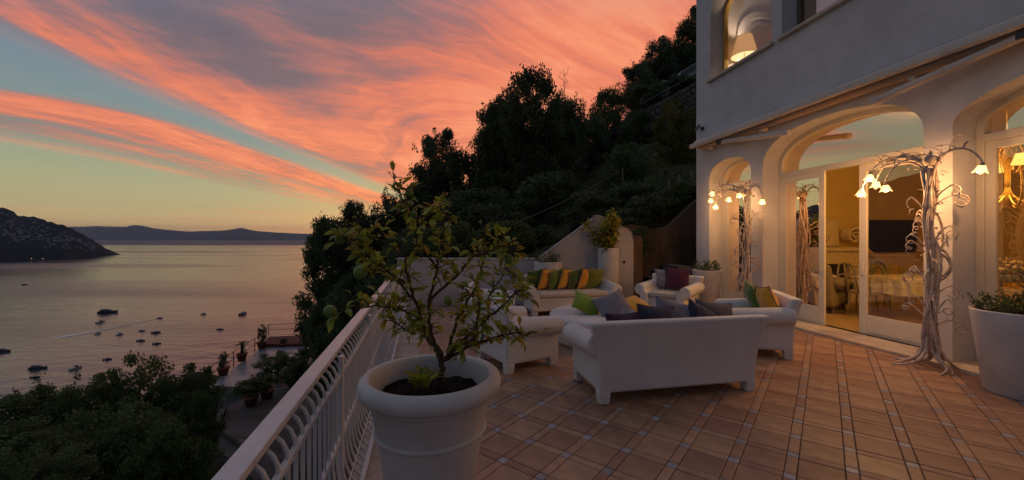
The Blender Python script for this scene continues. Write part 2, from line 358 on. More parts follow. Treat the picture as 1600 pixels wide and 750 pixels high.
def grid_mesh(name, xs, ys, zf, mat, parent=None, smooth=True):
    XX, YY = np.meshgrid(xs, ys); ZZ = zf(XX, YY); V = np.stack([XX, YY, ZZ], -1).reshape(-1, 3)
    nx, ny = len(xs), len(ys); i = np.arange(nx-1)[None, :]+nx*np.arange(ny-1)[:, None]
    Fq = np.stack([i, i+1, i+nx+1, i+nx], -1).reshape(-1, 4)
    return link(name, mesh_np(name, V, Fq, mat, smooth), parent)
xs = np.concatenate([np.linspace(-190, -30, 60), np.linspace(-29, 30, 110), np.linspace(31, 120, 40)])
ys = np.concatenate([np.linspace(-30, 9, 30), np.linspace(9.3, 14, 36), np.linspace(14.5, 60, 80), np.linspace(62, 260, 50)])
tag(grid_mesh('hillside', xs, ys, terrain, M['hill']), kind='structure')

def water_mat():
    m = bpy.data.materials.new('sea_water'); m.use_nodes = True; N = m.node_tree.nodes; L = m.node_tree.links; b = N['Principled BSDF']
    b.inputs['Base Color'].default_value = (.034, .058, .074, 1); b.inputs['IOR'].default_value = 1.5; b.inputs['Specular IOR Level'].default_value = .5
    tc = N.new('ShaderNodeTexCoord')
    def noise(scale, det, st):
        mp = N.new('ShaderNodeMapping'); mp.inputs['Scale'].default_value = st; mp.inputs['Rotation'].default_value = (0, 0, R(-24)); L.new(tc.outputs['Object'], mp.inputs[0])
        n = N.new('ShaderNodeTexNoise'); n.inputs['Scale'].default_value = scale; n.inputs['Detail'].default_value = det; L.new(mp.outputs[0], n.inputs['Vector']); return n.outputs[0]
    def bump(h, s, d, prev=None):
        bp = N.new('ShaderNodeBump'); bp.inputs['Strength'].default_value = s; bp.inputs['Distance'].default_value = d; L.new(h, bp.inputs['Height'])
        if prev: L.new(prev, bp.inputs['Normal'])
        return bp.outputs[0]
    n1 = bump(noise(.10, 5, (1, 2.2, 1)), .62, .75)
    n2 = bump(noise(.022, 4, (.6, 2.0, 1)), .5, 1.9, n1)
    L.new(n2, b.inputs['Normal'])
    # slicks and wind lanes: patches of calmer and rougher water
    w = noise(.0016, 6, (.45, 1.7, 1)); mr = N.new('ShaderNodeMapRange'); mr.interpolation_type = 'SMOOTHSTEP'; L.new(w, mr.inputs[0]); mr.inputs[1].default_value = .38; mr.inputs[2].default_value = .64; mr.inputs[3].default_value = .07; mr.inputs[4].default_value = .32
    # beyond a wind line far out the water is ruffled
    sp = N.new('ShaderNodeSeparateXYZ'); L.new(tc.outputs['Object'], sp.inputs[0]); wl = N.new('ShaderNodeMapRange'); wl.interpolation_type = 'SMOOTHSTEP'; L.new(sp.outputs[1], wl.inputs[0])
    wl.inputs[1].default_value = 3300; wl.inputs[2].default_value = 4300; wl.inputs[3].default_value = 0; wl.inputs[4].default_value = .45
    ad = N.new('ShaderNodeMath'); ad.operation = 'ADD'; L.new(mr.outputs[0], ad.inputs[0]); L.new(wl.outputs[0], ad.inputs[1]); L.new(ad.outputs[0], b.inputs['Roughness'])
    return m
sea = MB(); ring = [0, 300, 800, 2000, 6000, 26000]
sea.add([(-26000, -3000, SEA), (26000, -3000, SEA), (26000, 26000, SEA), (-26000, 26000, SEA)], [(0, 1, 2, 3)])
tag(sea.build('sea', water_mat()), kind='structure')

# headland across the bay, rising on out of the frame to the left
rng = np.random.default_rng(3)
px = np.concatenate([np.linspace(-1100, -60, 40), np.linspace(-50, 189, 90)])
wy = np.interp(px, [-1100, -300, 0, 100, 189], [560, 760, 1107, 1290, 1620])       # distance of the waterline
ry = np.interp(px, [-1100, -600, -283, -100, 0, 15, 30, 60, 100, 130, 150, 165, 180, 189], [130, 180, 248, 300, 325, 328, 336, 341, 353, 366, 378, 388, 394, 398.5])
rows = 16; HV = []
dep = np.interp(px, [-1100, 0, 150, 189], [700, 480, 120, 8])
for r in range(rows+4):
    f = r/(rows-1)
    if r < rows: Yr = wy+dep*f; ztop = EYE+(HY-ry)/F*(wy+dep); z = SEA+(ztop-SEA)*(.12*min(1, f*12)+.88*f**.85)*(f > 0)
    else: Yr = wy+dep*(1+.5*(r-rows+1)); z = ztop-(ztop-SEA)*((r-rows+1)/3)
    nz = np.sin(px*.13+r*1.7)*2.2+np.sin(px*.41-r*.9)*1.6+rng.normal(0, 1.4, len(px))
    z = z+nz*(0 if r == 0 else 1)*np.interp(px, [100, 189], [1, .15])*(1 if 0 < r < rows else 0)
    if r == 0: z = np.full_like(z, SEA-2)
    HV.append(np.stack([(px-CX)/F*Yr, Yr, np.maximum(z, SEA-3)], -1))
HV = np.array(HV); nxp = len(px)
i = np.arange(nxp-1)[None, :]+nxp*np.arange(HV.shape[0]-1)[:, None]
head = link('headland', mesh_np('headland', HV.reshape(-1, 3), np.stack([i, i+1, i+nxp+1, i+nxp], -1).reshape(-1, 4), M['headland'], True))
tag(head, kind='structure')
hm = MB().box(-5, 5, -4, 4, -4, 5).box(-2, 5, -3, 4, 5, 8).box(-5.4, -2.1, -4.3, 4.3, 5, 5.5).mesh('distant_house', M['house'])
hm2 = MB().box(-7, 7, -4, 4, -4, 4); hm2.add([(-7, -4.4, 4), (7, -4.4, 4), (7, 4.4, 4), (-7, 4.4, 4), (-7, 0, 6), (7, 0, 6)], [(0, 1, 5, 4), (2, 3, 4, 5), (0, 4, 3), (1, 2, 5)]); hm2 = hm2.mesh('gabled_house', M['house'])
cnt = 0
while cnt < 260:
    x = rng.uniform(-35, 152); r = rng.triangular(1.5, 5, 13.5)
    if r > 12.5-(x-60)*.05 and x > 60: continue
    cI = np.interp(x, px, np.arange(nxp)); c0 = int(cI); r0 = int(r); p = HV[r0, c0]*(1-(r-r0))+HV[r0+1, c0]*(r-r0)
    s = rng.uniform(.32, .72)
    o = link('house', hm if rng.random() < .6 else hm2, None, tuple(p+np.array([rng.uniform(-6, 6), 0, 2.0])), (0, 0, rng.uniform(-.5, .5)), (s*rng.uniform(.8, 1.5), s, s*rng.uniform(.7, 1.1)))
    tag(o, 'tiny pale house on the dark headland across the bay', 'house', 'houses on the headland'); cnt += 1
# two quay lamps at the foot of the headland
for x, y, lab in ((49, 404, 'warm quay lamp nearer the left edge at the headland foot'), (67, 404, 'warm quay lamp nearer the point at the headland foot')):
    p = at(x, y, 1180); t = empty('quay_lamp', (p.x, p.y, SEA), 0, lab, 'lamp', 'quay lamps')
    MB().tube([(0, 0, -1), (0, 0, 6)], .3, 6).build('post', M['black'], t); MB().lathe([(0, 5.8), (1.0, 6.2), (1.3, 7.2), (0, 8)], 8).build('lantern', M['town_light'], t)
# far mountains
mx = np.array([-600, -200, 40, 101, 132, 152, 175, 198, 205, 211, 216, 223, 243, 266, 294, 350, 365, 376, 390, 402, 440, 490, 560, 700])
my = np.array([362, 358, 356, 354.5, 354.2, 353, 354, 354.2, 352, 351.3, 351.8, 352.7, 357, 359.5, 361.6, 360, 357.8, 355.8, 359, 361, 363.6, 366, 367, 368])
pxm = np.linspace(-600, 700, 330); tops = np.interp(pxm, mx, my)+rng.normal(0, .12, 330)
V = []
for r, (dY, f) in enumerate(((-700, 0), (-450, .35), (-200, .72), (0, 1), (600, .5), (1100, 0))):
    Y = 13000+dY; z = SEA+(EYE+(HY-tops)/F*13000-SEA)*f
    z = z*(1+rng.normal(0, .05, 330)*(0 < f < 1)); V.append(np.stack([(pxm-CX)/F*Y, np.full(330, Y), z], -1))
i = np.arange(329)[None, :]+330*np.arange(5)[:, None]
tag(link('distant_mountains', mesh_np('distant_mountains', np.array(V).reshape(-1, 3), np.stack([i, i+1, i+331, i+330], -1).reshape(-1, 4), M['far'], True)), kind='structure')

# ------------------------------------------------------------------ terrace floor
TH = .6667; LP = .3178; JD = Vector((math.sin(TH), math.cos(TH), 0)); ID = Vector((math.cos(TH), -math.sin(TH), 0)); LO = Vector((-.364, 3.428, 0))
VX, VRZ = 5.839, math.atan2(.158, .9874)
ES = Vector((-math.sin(VRZ), math.cos(VRZ), 0)); ET = Vector((math.cos(VRZ), math.sin(VRZ), 0)); VO = Vector((VX, 0, 0))
def vp(t, s, z=0): return VO+ET*t+ES*s+Vector((0, 0, z))     # villa coordinates: depth into the house, distance along it
def railx(Y): return -.497-.2235*Y
RD = Vector((-.2235, 1, 0)).normalized(); RN = Vector((RD.y, -RD.x, 0))     # along the railing, and inwards from it
fl = MB()
outl = [(railx(-2)-.08, -2), (VX+1.2, -2), (VX+.1, 9.3), (4.6, 11.2), (2.5, 11.2), (2.4, 9.8), (railx(9.8)-.08, 9.8)]
fl.extrude(outl, [(x, y, -.35) for x, y in outl], [(x, y, -.008) for x, y in outl])
floor = tag(fl.build('terrace_floor', M['grout'], None, None, (0, -TILT, 0)), kind='structure')
def tile_mesh(name, a, b, mat, h=.010, e=.005):
    m = MB(); z1 = h-.008; z0 = -.008
    x, y = a/2, b/2
    vs = [(-x, -y, z0), (x, -y, z0), (x, y, z0), (-x, y, z0), (-x, -y, z1-.002), (x, -y, z1-.002), (x, y, z1-.002), (-x, y, z1-.002), (-x+e, -y+e, z1), (x-e, -y+e, z1), (x-e, y-e, z1), (-x+e, y-e, z1)]
    fs = [(8, 9, 10, 11)]
    for k in range(4): n = (k+1) % 4; fs += [(k, n, n+4, k+4), (k+4, n+4, n+8, k+8)]
    return m.add(vs, fs).mesh(name, mat)
W_S = .064; SQ = LP-W_S-.012
tm = {'floor_tile': tile_mesh('floor_tile', SQ, SQ, M['tile']), 'strip_tile': tile_mesh('strip_tile', W_S, SQ, M['strip']), 'inset_tile': tile_mesh('inset_tile', W_S, W_S, M['inset'])}
cand = {k: [] for k in tm}
for ii in range(-22, 30):
    for jj in range(-24, 34):
        for kind, di, dj, rot in (('floor_tile', .5, .5, 0), ('strip_tile', 0, .5, 0), ('strip_tile', .5, 0, PI/2), ('inset_tile', 0, 0, 0)):
            p = LO+ID*LP*(ii+di)+JD*LP*(jj+dj)
            if not (.2 < p.y < 9.25) or p.x < railx(p.y)+.44 or (p-VO).dot(ET) > -.08: continue
            u = p.x/p.y; v = EYE/p.y
            infr = abs(u) < 1.33 and v < .70
            cand[kind].append((0 if infr else 1, p.y, p, rot))
rt = random.Random(5)
for kind, lst in cand.items():
    lst.sort(key=lambda c: (c[0], c[1])); rest = MB(); me = tm[kind]
    limit = 300
    for n, (_, _, p, rot) in enumerate(lst):
        e = (rt.gauss(0, .0022), rt.gauss(0, .0022), -TH+rot); z = rt.uniform(-.0012, .0012)
        if n < limit: link(kind, me, floor, (p.x, p.y, z), e)
        else:
            mm = Matrix.Translation((p.x, p.y, z)) @ Euler(e).to_matrix().to_4x4()
            rest.add([mm @ v.co for v in me.vertices], [tuple(f.vertices) for f in me.polygons])
    if rest.v: tag(rest.build(kind, me.materials[0], floor), kind='stuff')
# pale border slabs along the railing
bt = tile_mesh('border_tile', .40, .345, M['border'], .016)
s = -1.0; k = 0
while s < 9.6:
    c = Vector((railx(0), 0, 0))+RD*(s+.175)+RN*.235
    link('border_tile', bt, floor, (c.x, c.y, rt.uniform(-.001, .001)), (0, 0, math.atan2(-RD.x, RD.y))); s += .352

# retaining wall under the terrace edge
rw = MB(); o2 = [(railx(-2)-.02, -2), (railx(9.8)-.02, 9.8), (railx(9.8)+.4, 9.9), (railx(-2)+.4, -2)]
rw.extrude(o2, [(x, y, -7.5) for x, y in o2], [(x, y, -.37) for x, y in o2])
tag(rw.build('retaining_wall', M['stucco_old']), 'stucco retaining wall holding up the terrace below the white railing', 'wall')

# ------------------------------------------------------------------ villa
villa = empty('villa', (VX, 0, 0), VRZ, 'cream stuccoed villa with arched glass doors along the terrace', 'house')
def arcz(y, op):
    ya, yb, zb, sp, rise = op; c = (ya+yb)/2; a = (yb-ya)/2; x = min(1, abs((y-c)/a)); return sp+rise*max(0, 1-x**2.25)**(1/2.25)
def arc_pts(op, n=28, ins=0.0):
    ya, yb, zb, sp, rise = op; c = (ya+yb)/2; a = (yb-ya)/2-ins; pts = []
    for k in range(n+1):
        th = PI*k/n; cx = math.cos(th); sx_ = math.sin(th)
        x = math.copysign(abs(cx)**(2/2.25), cx)*a; z = sp+(rise-ins)*abs(sx_)**(2/2.25); pts.append((c-x, z))
    return pts      # from ya to yb
def arch_wall(mb, y0, y1, z0, z1, ops, t0, t1):
    def quad(ya, yb, za0, zb0, za1, zb1):
        for t in (t0, t1): mb.add([(t, ya, za0), (t, yb, zb0), (t, yb, zb1), (t, ya, za1)], [(0, 1, 2, 3)])
    y = y0
    for op in sorted(ops):
        ya, yb, zb, sp, rise = op
        quad(y, ya, z0, z0, z1, z1)
        if zb > z0+.01: quad(ya, yb, z0, z0, zb, zb); mb.add([(t0, ya, zb), (t0, yb, zb), (t1, yb, zb), (t1, ya, zb)], [(0, 1, 2, 3)])
        P = arc_pts(op)
        for (a, za), (b, zb_) in zip(P[:-1], P[1:]):
            quad(a, b, za, zb_, z1, z1); mb.add([(t0, a, za), (t0, b, zb_), (t1, b, zb_), (t1, a, za)], [(0, 1, 2, 3)])
        for yy in (ya, yb): mb.add([(t0, yy, zb), (t0, yy, sp), (t1, yy, sp), (t1, yy, zb)], [(0, 1, 2, 3)])
        y = yb
    quad(y, y1, z0, z0, z1, z1)
OP_S = (7.79, 9.03, 0.0, 2.85, .36); OP_C = (4.96, 7.50, 0.0, 2.86, .59); OP_R = (1.42, 4.675, 0.0, 2.84, .45)
UP1 = (7.28, 9.0, 5.06, 6.42, .55); UP2 = (4.62, 7.07, 5.06, 6.42, .6); UP3 = (2.7, 4.4, 5.06, 6.42, .55)
fw = MB(); arch_wall(fw, -3, 9.5, -.4, 3.9, [OP_S, OP_C, OP_R], 0, .45); arch_wall(fw, -3, 9.5, 3.9, 8.3, [UP1, UP2, UP3], 0, .45)
fw.add([(0, 9.5, -.4), (.45, 9.5, -.4), (.45, 9.5, 8.3), (0, 9.5, 8.3)], [(0, 1, 2, 3)])
fw.build('facade', M['stucco'], villa)
MB().box(.45, 8, 9.2, 9.5, -.4, 8.3).build('end_wall', M['stucco'], villa)
MB().box(-.25, 8.2, -3, 9.7, 8.303, 8.55).build('roof_slab', M['stucco'], villa)
MB().box(.453, 6.5, -2, 9.197, -.3, .085).build('interior_floor', M['floor_in'], villa)
MB().box(.453, 6.497, -2, 9.14, 3.52, 3.85).build('ceiling', M['wall_in'], villa)
MB().box(.453, 6.497, 9.143, 9.196, .088, 3.517).build('interior_end_wall', M['wall_in'], villa)
MB().box(6.503, 6.7, -2, 9.19, .088, 3.85).build('interior_back_wall', M['wall_in'], villa)
MB().box(.453, 6.5, -2.2, -2.003, .088, 3.85).build('interior_near_wall', M['wall_in'], villa)
# upper room
MB().box(.453, 4.2, 3, 9.196, 3.86, 4.05).build('upper_floor', M['floor_in'], villa)
uw = MB(); uw.box(.453, 1.0, 9.10, 9.19, 4.053, 7.4)
MB().box(.453, 4.2, 9.143, 9.196, 4.053, 7.397).build('upper_end_wall', M['wall_up'], villa)
MB().box(4.203, 4.4, 3, 9.19, 3.86, 7.4).build('upper_back_wall', M['wall_up'], villa)
MB().box(.453, 4.4, 2.8, 2.997, 3.86, 7.4).build('upper_near_wall', M['wall_up'], villa)
MB().box(.453, 4.4, 2.8, 9.19, 7.403, 7.5).build('upper_ceiling', M['wall_up'], villa)
def arch_band(mb, op, w, s0, s1, along='t'):      # moulding round an arch on the end wall (t plays the part of y)
    A = arc_pts(op); B = arc_pts(op, ins=w); n = len(A)
    A = [(op[0], op[2])]+A+[(op[1], op[2])]; B = [(op[0]+w, op[2])]+B+[(op[1]-w, op[2])]; n = len(A)
    vs = [(a, s0, z) for a, z in A]+[(a, s0, z) for a, z in B]+[(a, s1, z) for a, z in A]+[(a, s1, z) for a, z in B]
    fs = []
    for k in range(n-1):
        fs += [(k, k+1, n+k+1, n+k), (2*n+k, 3*n+k, 3*n+k+1, 2*n+k+1), (k, 2*n+k, 2*n+k+1, k+1), (n+k, n+k+1, 3*n+k+1, 3*n+k)]
    mb.add(vs, fs)
nb = MB(); arch_band(nb, (.75, 2.05, 4.06, 6.15, .62), .14, 9.08, 9.142); arch_band(nb, (.98, 1.82, 4.06, 6.05, .5), .06, 9.10, 9.142)
nb.build('niche_moulding', M['wall_up'], villa, bevel=.01)
def ring(mb, op, w, t0, t1, bottom=None):
    ya, yb, zb, sp, rise = op
    A = [(ya, zb)]+arc_pts(op)+[(yb, zb)]; B = [(ya+w, zb+(bottom or 0))]+arc_pts(op, ins=w)+[(yb-w, zb+(bottom or 0))]; n = len(A)
    vs = [(t0, y, z) for y, z in A]+[(t0, y, z) for y, z in B]+[(t1, y, z) for y, z in A]+[(t1, y, z) for y, z in B]; fs = []
    for k in range(n-1):
        fs += [(k, k+1, n+k+1, n+k), (2*n+k, 3*n+k, 3*n+k+1, 2*n+k+1), (k, 2*n+k, 2*n+k+1, k+1), (n+k, n+k+1, 3*n+k+1, 3*n+k)]
    mb.add(vs, fs)
    if bottom: mb.box(t0, t1, ya+w+.001, yb-w-.001, zb, zb+bottom)
def arch_pane(name, op, ins, t, z_from, mat, parent):
    P = [(y, z) for y, z in arc_pts(op, 40, ins) if z > z_from]
    vs = [(t, P[0][0], z_from)]+[(t, y, z) for y, z in P]+[(t, P[-1][0], z_from)]
    me = bpy.data.meshes.new(name); me.from_pydata(vs, [], [tuple(range(len(vs)))]); me.materials.append(mat); return link(name, me, parent)
def pane(name, y0, y1, z0, z1, t, mat, parent):
    me = bpy.data.meshes.new(name); me.from_pydata([(t, y0, z0), (t, y1, z0), (t, y1, z1), (t, y0, z1)], [], [(0, 1, 2, 3)]); me.materials.append(mat); return link(name, me, parent)
TZ0, TZ1 = 2.66, 2.75
def leaf(y0, y1, z0, z1, t0, t1, brail, st=.095, handle=None):
    m = MB(); m.box(t0, t1, y0, y0+st, z0, z1); m.box(t0, t1, y1-st, y1, z0, z1)
    m.box(t0+.003, t1-.003, y0+st, y1-st, z1-st, z1-.002); m.box(t0+.003, t1-.003, y0+st, y1-st, z0+.002, z0+brail)
    m.box(t0-.006, t0+.002, y0+st+.03, y1-st-.03, z0+.04, z0+brail-.04)
    o = m.build('door_leaf', M['wood_white'], villa, bevel=.006)
    pane('glass', y0+st-.01, y1-st+.01, z0+brail-.01, z1-st+.01, (t0+t1)/2, M['glass_door'], o)
    if handle is not None: MB().box(t0-.02, t0-.001, handle-.016, handle+.016, 1.0, 1.17).build('handle', M['wood_white'], o, bevel=.004)
    return o
def arched_door(op, leaves, mull=()):
    m = MB(); ring(m, op, .075, .33, .445); m.box(.325, .44, op[0]+.06, op[1]-.06, TZ0, TZ1)
    for y in mull: m.box(.34, .43, y-.03, y+.03, TZ1+.001, arcz(y, op)-.05)
    o = m.build('door_frame', M['wood_white'], villa, bevel=.008)
    arch_pane('fanlight', op, .06, .385, TZ1-.02, M['glass_fan'], o)
    for l in leaves: leaf(*l)
ZB = .115
arched_door(OP_C, [(6.585, 7.43, ZB, TZ0, .335, .375, .29, .095, 6.63), (5.03, 6.06, ZB, TZ0, .385, .425, .29, .105, 6.0)])
arched_door(OP_S, [(7.865, 8.955, ZB, TZ0, .345, .395, .30, .09)])
arched_door(OP_R, [(3.56, 4.60, ZB, TZ0, .345, .395, .30, .09), (2.53, 3.55, ZB, TZ0, .345, .395, .30, .09), (1.50, 2.52, ZB, TZ0, .345, .395, .30, .09)])
MB().box(.33, .445, 5.03, 7.43, .086, .112).build('door_track', M['black'], villa)
# upper windows
for op, nm in ((UP1, 1), (UP2, 2), (UP3, 3)):
    m = MB(); ring(m, op, .06, .30, .40, .06); wn = m.build('window', M['gold'] if nm == 1 else M['wood'], villa, bevel=.006)  # first frame gold: the room lamp's yellow light put into its colour
    arch_pane('pane', op, .05, .35, op[2]+.03, M['glass_lamp' if nm == 1 else 'glass_up'], wn)
    MB().box(-.07, .30, op[0]-.05, op[1]+.05, op[2]-.045, op[2]+.012).build('sill', M['marble'], wn, bevel=.008)
# threshold and plinth slabs
s = -1.0
while s < 9.3:
    MB().box(-.20, .0, s, s+.795, .03, .112).build('threshold_slab', M['marble'], villa, bevel=.006); s += .8
for op in (OP_S, OP_C, OP_R):
    n = max(1, round((op[1]-op[0])/.8)); w = (op[1]-op[0])/n
    for k in range(n): MB().box(.003, .33, op[0]+k*w+.002, op[0]+(k+1)*w-.002, .03, .1135).build('threshold_slab', M['marble'], villa, bevel=.004)
MB().box(-.012, .0, -3, 9.49, 3.80, 3.835).build('flashing', M['seam'], villa)

# awning, folded against the wall
aw = empty('awning', (VX, 0, 0), VRZ, 'folded cream awning along the villa front above the arched doors', 'awning')
hood = [(-.002, 3.795), (-.002, 3.72), (-.17, 3.705), (-.20, 3.73), (-.16, 3.775)]
MB().extrude(hood, [(t, -3, z) for t, z in hood], [(t, 9.32, z) for t, z in hood]).build('hood', M['awning_white'], aw, bevel=.008)
MB().tube([(-.095, -2.95, 3.615), (-.095, 9.2, 3.615)], .075, 16).build('fabric_roll', M['awning_fabric'], aw, smooth=False, bevel=.004)
bar = [(-.205, 3.70), (-.205, 3.61), (-.235, 3.598), (-.275, 3.62), (-.275, 3.69), (-.24, 3.71)]
MB().extrude(bar, [(t, -3, z) for t, z in bar], [(t, 9.36, z) for t, z in bar]).build('front_bar', M['awning_white'], aw, bevel=.008)
for (y0, z0, y1, z1) in ((5.35, 3.36, 3.95, 3.55), (6.75, 3.30, 8.42, 3.55), (1.0, 3.34, 2.3, 3.55)):
    a = MB(); a.tube([(-.20, y0, z0), (-.16, y1, z1)], .046, 14); ao = a.build('arm', M['awning_white'], aw, bevel=.003)
    MB().box(-.25, -.15, y0-.05, y0+.05, z0-.045, z0+.045).build('elbow', M['awning_white'], ao, bevel=.015)
    MB().box(-.22, -.10, y1-.05, y1+.09, z1-.04, z1+.09).build('shoulder', M['seam'], ao, bevel=.01)
for y in (5.0, 7.4, 8.9):
    MB().box(-.13, -.003, y-.04, y+.04, 3.50, 3.58).build('bracket', M['awning_white'], aw, bevel=.01)
# security camera on the corner
sc_ = empty('security_camera', tuple(vp(-.002, 9.25, 4.06)), VRZ, 'small grey security camera high on the villa corner', 'camera')
MB().box(-.03, 0, -.03, .03, -.04, .04).build('mount', M['black'], sc_, bevel=.005)
MB().tube([(-.02, 0, 0), (-.10, .02, .03)], .012, 8).build('arm', M['black'], sc_)
MB().tube([(-.06, .16, .015), (-.14, -.06, .045)], .032, 12).build('housing', principled('grey_plastic', (.22, .22, .23)), sc_, bevel=.004)

# ------------------------------------------------------------------ walls and steps at the back of the terrace
low = MB(); low.box(railx(9.4)-.1, .575, 9.36, 9.58, -.4, 1.045); lw = low.build('parapet_wall', M['stucco_old'], bevel=.012)
MB().box(railx(9.4)-.13, .57, 9.33, 9.61, 1.048, 1.075).build('coping', M['stucco_old'], lw, bevel=.008)
tag(lw, 'low grey stucco parapet wall closing the terrace below the trees', 'wall')
tp = [(.58, -.3), (.58, 1.06), (1.18, 1.50), (1.85, 1.985)]
for k in range(1, 8): a = PI/2+R(38)-R(66)*k/8; tp.append((1.93+.17*math.cos(a)*1.0, 1.88+.17*math.sin(a)))
tp += [(2.30, 1.90), (2.52, 1.77)]
for k in range(8): a = R(62)-R(62)*k/7; tp.append((2.50+.25*math.cos(a), 1.50+.27*math.sin(a)))
tp += [(2.75, -.3)]
sw = MB(); sw.extrude(tp, [(x, 9.02, z) for x, z in tp], [(x, 9.26, z) for x, z in tp])
sw = sw.build('stair_parapet', M['stucco_old'], bevel=.015); tag(sw, 'sloping grey stucco stair wall with rounded end behind the sofa', 'wall')
MB().box(2.52, 2.56, 8.995, 9.018, .98, 1.04).build('switch', M['black'], sw)
edge = tp[1:-1]
ec = MB(); 
for (x0, z0), (x1, z1) in zip(edge[:-1], edge[1:]):
    ec.frustum([(x0, 9.005, z0+.002), (x1, 9.005, z1+.002), (x1, 9.275, z1+.002), (x0, 9.275, z0+.002)], [(x0, 9.005, z0+.026), (x1, 9.005, z1+.026), (x1, 9.275, z1+.026), (x0, 9.275, z0+.026)])
ec.build('coping', M['stucco_old'], sw)
bw = [(2.72, -.5), (2.72, 1.55), (2.80, 1.70), (2.95, 1.88), (3.33, 1.93), (3.67, 1.82), (3.97, 1.80), (4.26, 1.87), (4.54, 2.10), (4.96, 2.50), (5.6, 2.95), (7.2, 3.3), (7.2, -.5)]
bm_ = MB(); bm_.extrude(bw, [(x, 10.95, z) for x, z in bw], [(x, 11.25, z) for x, z in bw])
b_ = bm_.build('garden_retaining_wall', M['brown_stucco'], bevel=.02); tag(b_, 'weathered brown garden wall with a sagging top beside the villa corner', 'wall')
pw = [(2.79, -.3), (2.79, 1.40), (2.83, 1.55), (2.92, 1.62), (3.02, 1.60), (3.07, 1.48), (3.07, -.3)]
bp_ = MB(); bp_.extrude(pw, [(x, 9.35, z) for x, z in pw], [(x, 10.94, z) for x, z in pw])
tag(bp_.build('stair_side_wall', M['brown_stucco'], bevel=.02), 'brown stucco side wall with rounded top flanking the garden stair', 'wall')
st_ = empty('garden_stair', (3.7, 9.6, .05), 0, 'dark stone garden stair climbing between brown walls to the villa corner', 'stairs')
for k in range(5):
    MB().box(-.6+k*.24, .75, .1+k*.02, 1.3, k*.16, k*.16+.158).build('step', M['rock'], st_, bevel=.012)
# ------------------------------------------------------------------ railing
rail = empty('terrace_railing', (railx(0), 0, 0), math.atan2(.2235, 1), 'white painted iron railing with bulging balusters along the sea side', 'railing')
Y0, Y1 = -1.0, 9.6
MB().box(-.098, -.020, Y0, Y1, .842, .872).build('top_rail', M['metal_white'], rail, bevel=.006)
MB().box(-.010, .014, Y0, Y1, .718, .744).build('middle_rail', M['metal_white'], rail, bevel=.004)
MB().box(.095, .125, Y0, Y1, .005, .03).build('bottom_channel', M['metal_white'], rail, bevel=.004)
MB().tube([(.050, Y0, .082), (.050, Y1, .082)], .005, 5).build('belly_rod', M['metal_white'], rail)
MB().box(-.010, .014, Y0, Y1, .345, .375).build('lower_rail', M['metal_white'], rail, bevel=.004)
prof = [(.115, .015), (.092, .022), (.066, .045), (.042, .085), (.024, .135), (.011, .20), (.004, .28), (.003, .36), (.003, .55), (.003, .725), (.0, .77), (-.016, .805), (-.040, .830), (-.068, .838), (-.098, .846), (-.107, .857)]
bal = MB().tube([(x, 0, z) for x, z in prof], .0085, 6, False).mesh('baluster', M['metal_white'], True)
y = Y0+.05
while y < Y1: link('baluster', bal, rail, (0, y, 0)); y += .094
post = MB().box(-.006, .02, -.024, .024, .03, .845).mesh('post', M['metal_white'])
for y in (-.2, 1.08-1.28+1.35, 2.45, 3.75, 5.05, 6.35, 7.65, 8.95): add_bevel(link('post', post, rail, (0, y, 0)), .003)

# ------------------------------------------------------------------ seating
def cushion_mesh(name, mat, a=.225, th=.085, n=12):
    g = np.linspace(-1, 1, n); V = []; 
    for sgn in (1, -1):
        for yy in g:
            for xx in g:
                h = max(0, 1-abs(xx)**2.6)**.62*max(0, 1-abs(yy)**2.6)**.62
                V.append((a*xx*(1-.09*(1-yy*yy)*abs(xx)), a*yy*(1-.09*(1-xx*xx)*abs(yy)), sgn*th*h+.004*math.sin(9*xx+4*yy)*h))
    i = np.arange(n-1)[None, :]+n*np.arange(n-1)[:, None]; q = np.stack([i, i+1, i+n+1, i+n], -1).reshape(-1, 4)
    me = mesh_np(name, V, np.concatenate([q, q[:, ::-1]+n*n]), mat, True); return me
def piping_mesh(mat, a=.225):
    pts = []
    for k in range(40):
        t = k/40*4; e = int(t); f = (t-e)*2-1
        x, y = ((f, -1), (1, f), (-f, 1), (-1, -f))[e]
        pts.append((a*x*(1-.09*(1-y*y)*abs(x)), a*y*(1-.09*(1-x*x)*abs(y)), 0))
    return MB().tube(pts+[pts[0], pts[1]], .0055, 6, False).mesh('piping', mat, True)
cmesh = {}
def cushion(label, col, loc, rot, a=.225, pipe=None, th=.085, group='scatter cushions on the terrace'):
    k = (col, a, th)
    if k not in cmesh: cmesh[k] = cushion_mesh('cushion', M[col], a, th)
    o = link('cushion', cmesh[k], None, loc, rot); tag(o, label, 'cushion', group)
    if pipe:
        kp = (pipe, a)
        if kp not in cmesh: cmesh[kp] = piping_mesh(M[pipe], a)
        link('piping', cmesh[kp], o)
    return o
